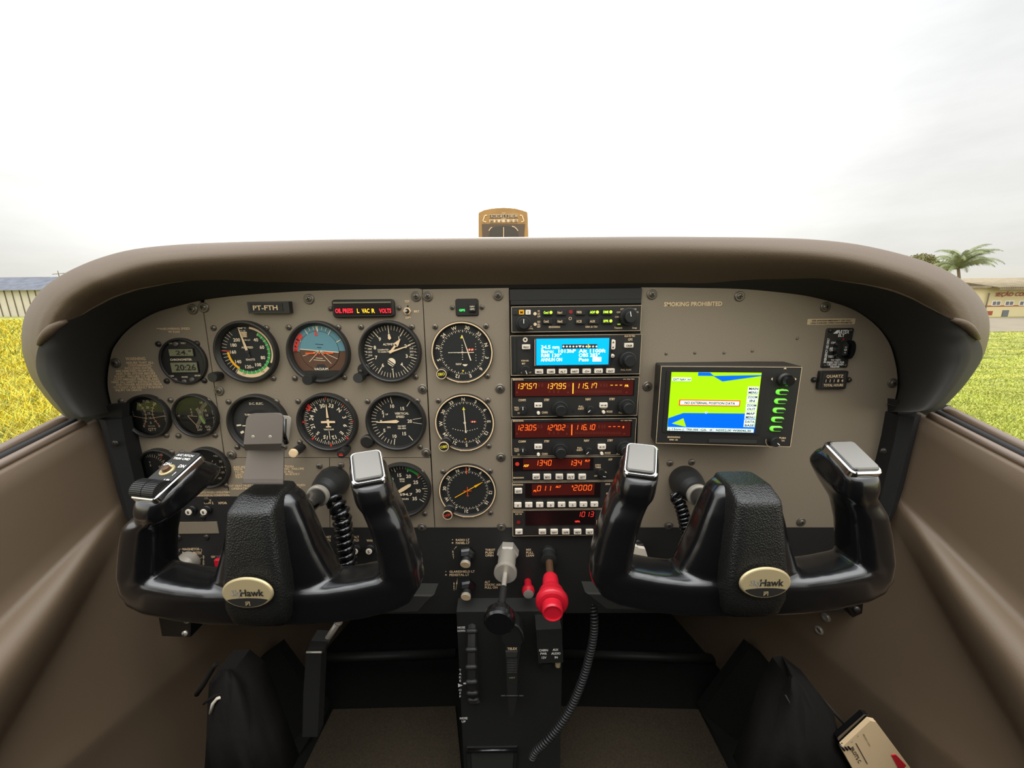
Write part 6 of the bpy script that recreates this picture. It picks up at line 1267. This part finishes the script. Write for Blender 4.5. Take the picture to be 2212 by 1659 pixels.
# parking brake
o0 = P(734,1338,.41); t = thing('parking_brake_handle', 'metal rod and dark handle hanging under the pilot yoke', 'handle', o0)
q = MB(); q.tube([P(735,1338,.412)-o0, P(701,1390,.405)-o0], .0038, 'satin_metal', n=16); q.lathe((0,-.003,0), [(.0052,0),(.0050,.002),(.0036,.0022),(.0034,.0005)], 'metal', n=24); q.build('rod', t, 'bare metal rod')
q = MB(); 
for (c_, Y_) in (([(672,1384),(707,1386),(700,1412),(662,1412)], .400), ([(661,1412),(694,1412),(690,1500),(655,1500)], .398), ([(655,1500),(690,1500),(686,1592),(653,1592)], .398)): blk(q, [P(a,b,Y_) for a,b in c_][::-1], .016, 'radio_face', o0)
q.tube([P(662,1409,.3975)-o0, P(695,1409,.3975)-o0], .0012, 'satin_metal', n=8); q.build('grip', t)
# cross tubes far down in the footwell
for a, b, r_, lab in (((560,1428),(985,1411),.010,'dark rudder tube left of the pedestal'),((1215,1412),(1620,1426),.010,'dark rudder tube right of the pedestal')):
    u_, v_ = P(*a,.72), P(*b,.72); q = MB(); q.tube([(0,0,0), v_-u_], r_, 'radio_face', n=16); o = q.build('rudder_tube', loc=u_); tag(o, lab, 'tube', 'rudder tubes in the footwell')
for pts, lab in (([(720,1537),(984,1530),(1000,1700),(640,1700)], 'brown carpet mat left of the pedestal'), ([(1212,1530),(1508,1537),(1590,1700),(1205,1700)], 'brown carpet mat right of the pedestal')):
    c_ = [PG(a,b,-.797) for a,b in pts]; o0 = c_[0]; q = MB(); q.loft([[p_-o0+Vector((0,0,-.008)) for p_ in c_],[p_-o0+Vector((0,0,.006)) for p_ in c_]], 'carpet', cap=True); o = q.build('floor_mat', loc=o0); tag(o, lab, 'mat', 'carpet mats in the footwell')
# footwell side shrouds
for pts, lab in (([(600,1400),(705,1540),(560,1760),(440,1760),(520,1460)], 'dark footwell shroud left of the carpet'), ([(1620,1400),(1515,1540),(1660,1760),(1790,1760),(1700,1460)], 'dark footwell shroud right of the carpet')):
    f = [P(a,b,.52+(.08 if b < 1600 else -.05)) for a,b in pts]; o0 = f[0]; q = MB(); q.loft([[p_-o0 for p_ in f],[p_-o0+Vector((0,.02,0)) for p_ in f]], 'floor_dark', cap=True); o = q.build('kick_shroud', loc=o0); tag(o, lab, 'shroud', 'footwell shrouds')
# vinyl map pockets and checklist
def pocket(rows, Y0, lab, m='pouch', extra=None):
    """rows of (left px, right px, py, Y): a sagging pocket front"""
    rings = []; o0 = P(rows[0][0], rows[0][2], rows[0][3]); n_ = 9
    for (xl, xr, yy, Y_) in rows:
        rg = [P(xl+(xr-xl)*j/n_, yy+(3*math.sin(j*1.9)), Y_-.020*math.sin(math.pi*j/n_)-.003*math.sin(j*2.4+yy*.05))-o0 for j in range(n_+1)]; rg += [p_+Vector((0,.03,0)) for p_ in (rg[-1], rg[0])]; rings.append(rg)
    q = MB(); q.loft(rings, m, cap=True, smooth=True); t = thing('map_pocket', lab, 'pocket', o0, 'vinyl map pockets beside the footwell'); q.build('pocket_body', t); return t, o0
t, o0 = pocket([(470,508,1448,.43),(452,540,1475,.42),(448,560,1520,.41),(446,585,1590,.40),(440,620,1690,.39)], 0, 'dark vinyl pocket low on the left side of the footwell')
q = MB(); q.tube([P(a,b,.405)-o0 for a,b in ((425,1500),(440,1478),(462,1440),(470,1432))], .003, 'pouch', n=8); q.tube([P(a,b,.40)-o0 for a,b in ((455,1540),(460,1520),(470,1508),(480,1505))], .0022, 'ivory', n=8); q.tube([P(a,b,.40)-o0 for a,b in ((440,1520),(465,1502),(482,1496),(478,1520),(462,1548),(452,1600),(444,1690))], .0018, 'pouch', n=8); q.build('strap', t, 'frayed strap and pale hook')
t, o0 = pocket([(1700,1722,1462,.43),(1680,1765,1495,.42),(1665,1800,1540,.41),(1645,1815,1600,.40),(1610,1850,1690,.39)], 0, 'dark vinyl pocket holding the checklist on the right')
q = MB(); q.tube([P(a,b,.398)-o0 for a,b in ((1697,1502),(1712,1530),(1738,1560),(1755,1600),(1790,1690))], .0010, 'dial_dark_grey', n=6); q.build('seam', t)
u_, v_ = P(1702,1430,.47), P(1832,1572,.42); q = MB(); q.tube([(0,0,0), v_-u_], .0022, 'clip_metal', n=10); o = q.build('trim_rod', loc=u_); tag(o, 'thin dull metal rod slanting down to the checklist', 'rod')
o0 = P(1815,1612,.385); t = thing('checklist_booklet', 'cream checklist booklet with red tab standing in the pocket', 'booklet', o0)
q = MB(); blk(q, [P(a,b,.392) for a,b in ((1808,1594),(1866,1543),(1876,1545),(1960,1665),(1985,1705),(1885,1740))][::-1], .006, 'black_plastic', o0); q.build('backing_board', t)
q = MB(); blk(q, [P(a,b,.386) for a,b in ((1817,1616),(1880,1557),(1893,1560),(1975,1670),(1990,1705),(1890,1745))][::-1], .005, 'cream', o0)
q.build('page_block', t); c_ = P(1817,1616,.3856); ex = (P(1880,1557,.3856)-c_).normalized(); ez = (c_-P(1890,1745,.3856)).normalized()
def on_page(q, s_, fx_, fz_, h_, m, wd=None, rt=0):
    k0 = len(q.v); q.text(s_, 0, 0, h_, m, 0, width=wd, rot=rt)
    for i in range(k0, len(q.v)): v = q.v[i]; p_ = c_-o0+ex*(fx_+v[0])-ez*(fz_-v[2]); q.v[i] = (p_.x, p_.y-.0003, p_.z)
q = MB(); on_page(q, "PILOT'S C", .013, .026, .0048, 'ink', .030, 90); q_ = 0; on_page(q, '|', .021, .026, .030, 'ink', .0022)
for k in range(3): on_page(q, '*', .006+.011*k, .006, .0045, 'lcd')
on_page(q, 'EMERGENCY CHECK', .036, .020, .0016, 'lcd', .024, 90); q.build('lettering', t)
for k in range(3): q = MB(); x_ = c_-o0+ex*(.002+.004*k)-ez*(.004+.003*k); q.tube([x_+Vector((0,-.002,0)), x_+ex*-.001-ez*-.006+Vector((0,.004,0))], .0012, 'black_plastic', n=8); q.build('binding_ring', t)
q = MB(); blk(q, [P(a,b,.3850) for a,b in ((1926,1632),(1936,1631),(1958,1654),(1945,1668))][::-1], .002, 'red_plastic', o0); q.build('index_tab', t, 'red index tab')
# latch brackets low on the side panels
for pts, hs, lab in (([(340,1318),(412,1324),(412,1376),(350,1374)], ((404,1340),(400,1368)), 'small black bracket with two bolts below the pilot yoke'), ([(1826,1300),(1866,1290),(1862,1325),(1842,1334)], ((1838,1306),(1850,1316)), 'small black hook block below the outer copilot grip')):
    Y_ = .44 if pts[0][0] < 1000 else .40; o0 = P(pts[0][0], pts[0][1], Y_); q = MB(); blk(q, [P(a,b,Y_) for a,b in pts][::-1], .02, 'black_plastic', o0); t = thing('latch_bracket', lab, 'bracket', o0); q.build('bracket_plate', t)
    for a, b in hs: p_ = P(a,b,Y_)-o0; screw(t, p_.x, p_.z, .004, 0, 'metal' if pts[0][0] < 1000 else 'dark_screw')
for a, b, lab in ((1786,1333,'upper bolt head on the taupe panel below the copilot yoke'),(1771,1361,'lower bolt head on the taupe panel below the copilot yoke')):
    p_ = PD(a, b, .508, -.28, .484); q = MB(); q.lathe((0,0,0), [(.0065,0),(.0065,.003),(.005,.004),(.0042,.004),(.0040,.001)], 'satin_metal', n=20, axis=(-.96,-.27,0)); o = q.build('panel_bolt', loc=p_); tag(o, lab, 'bolt', 'bolt heads on the right side panel')
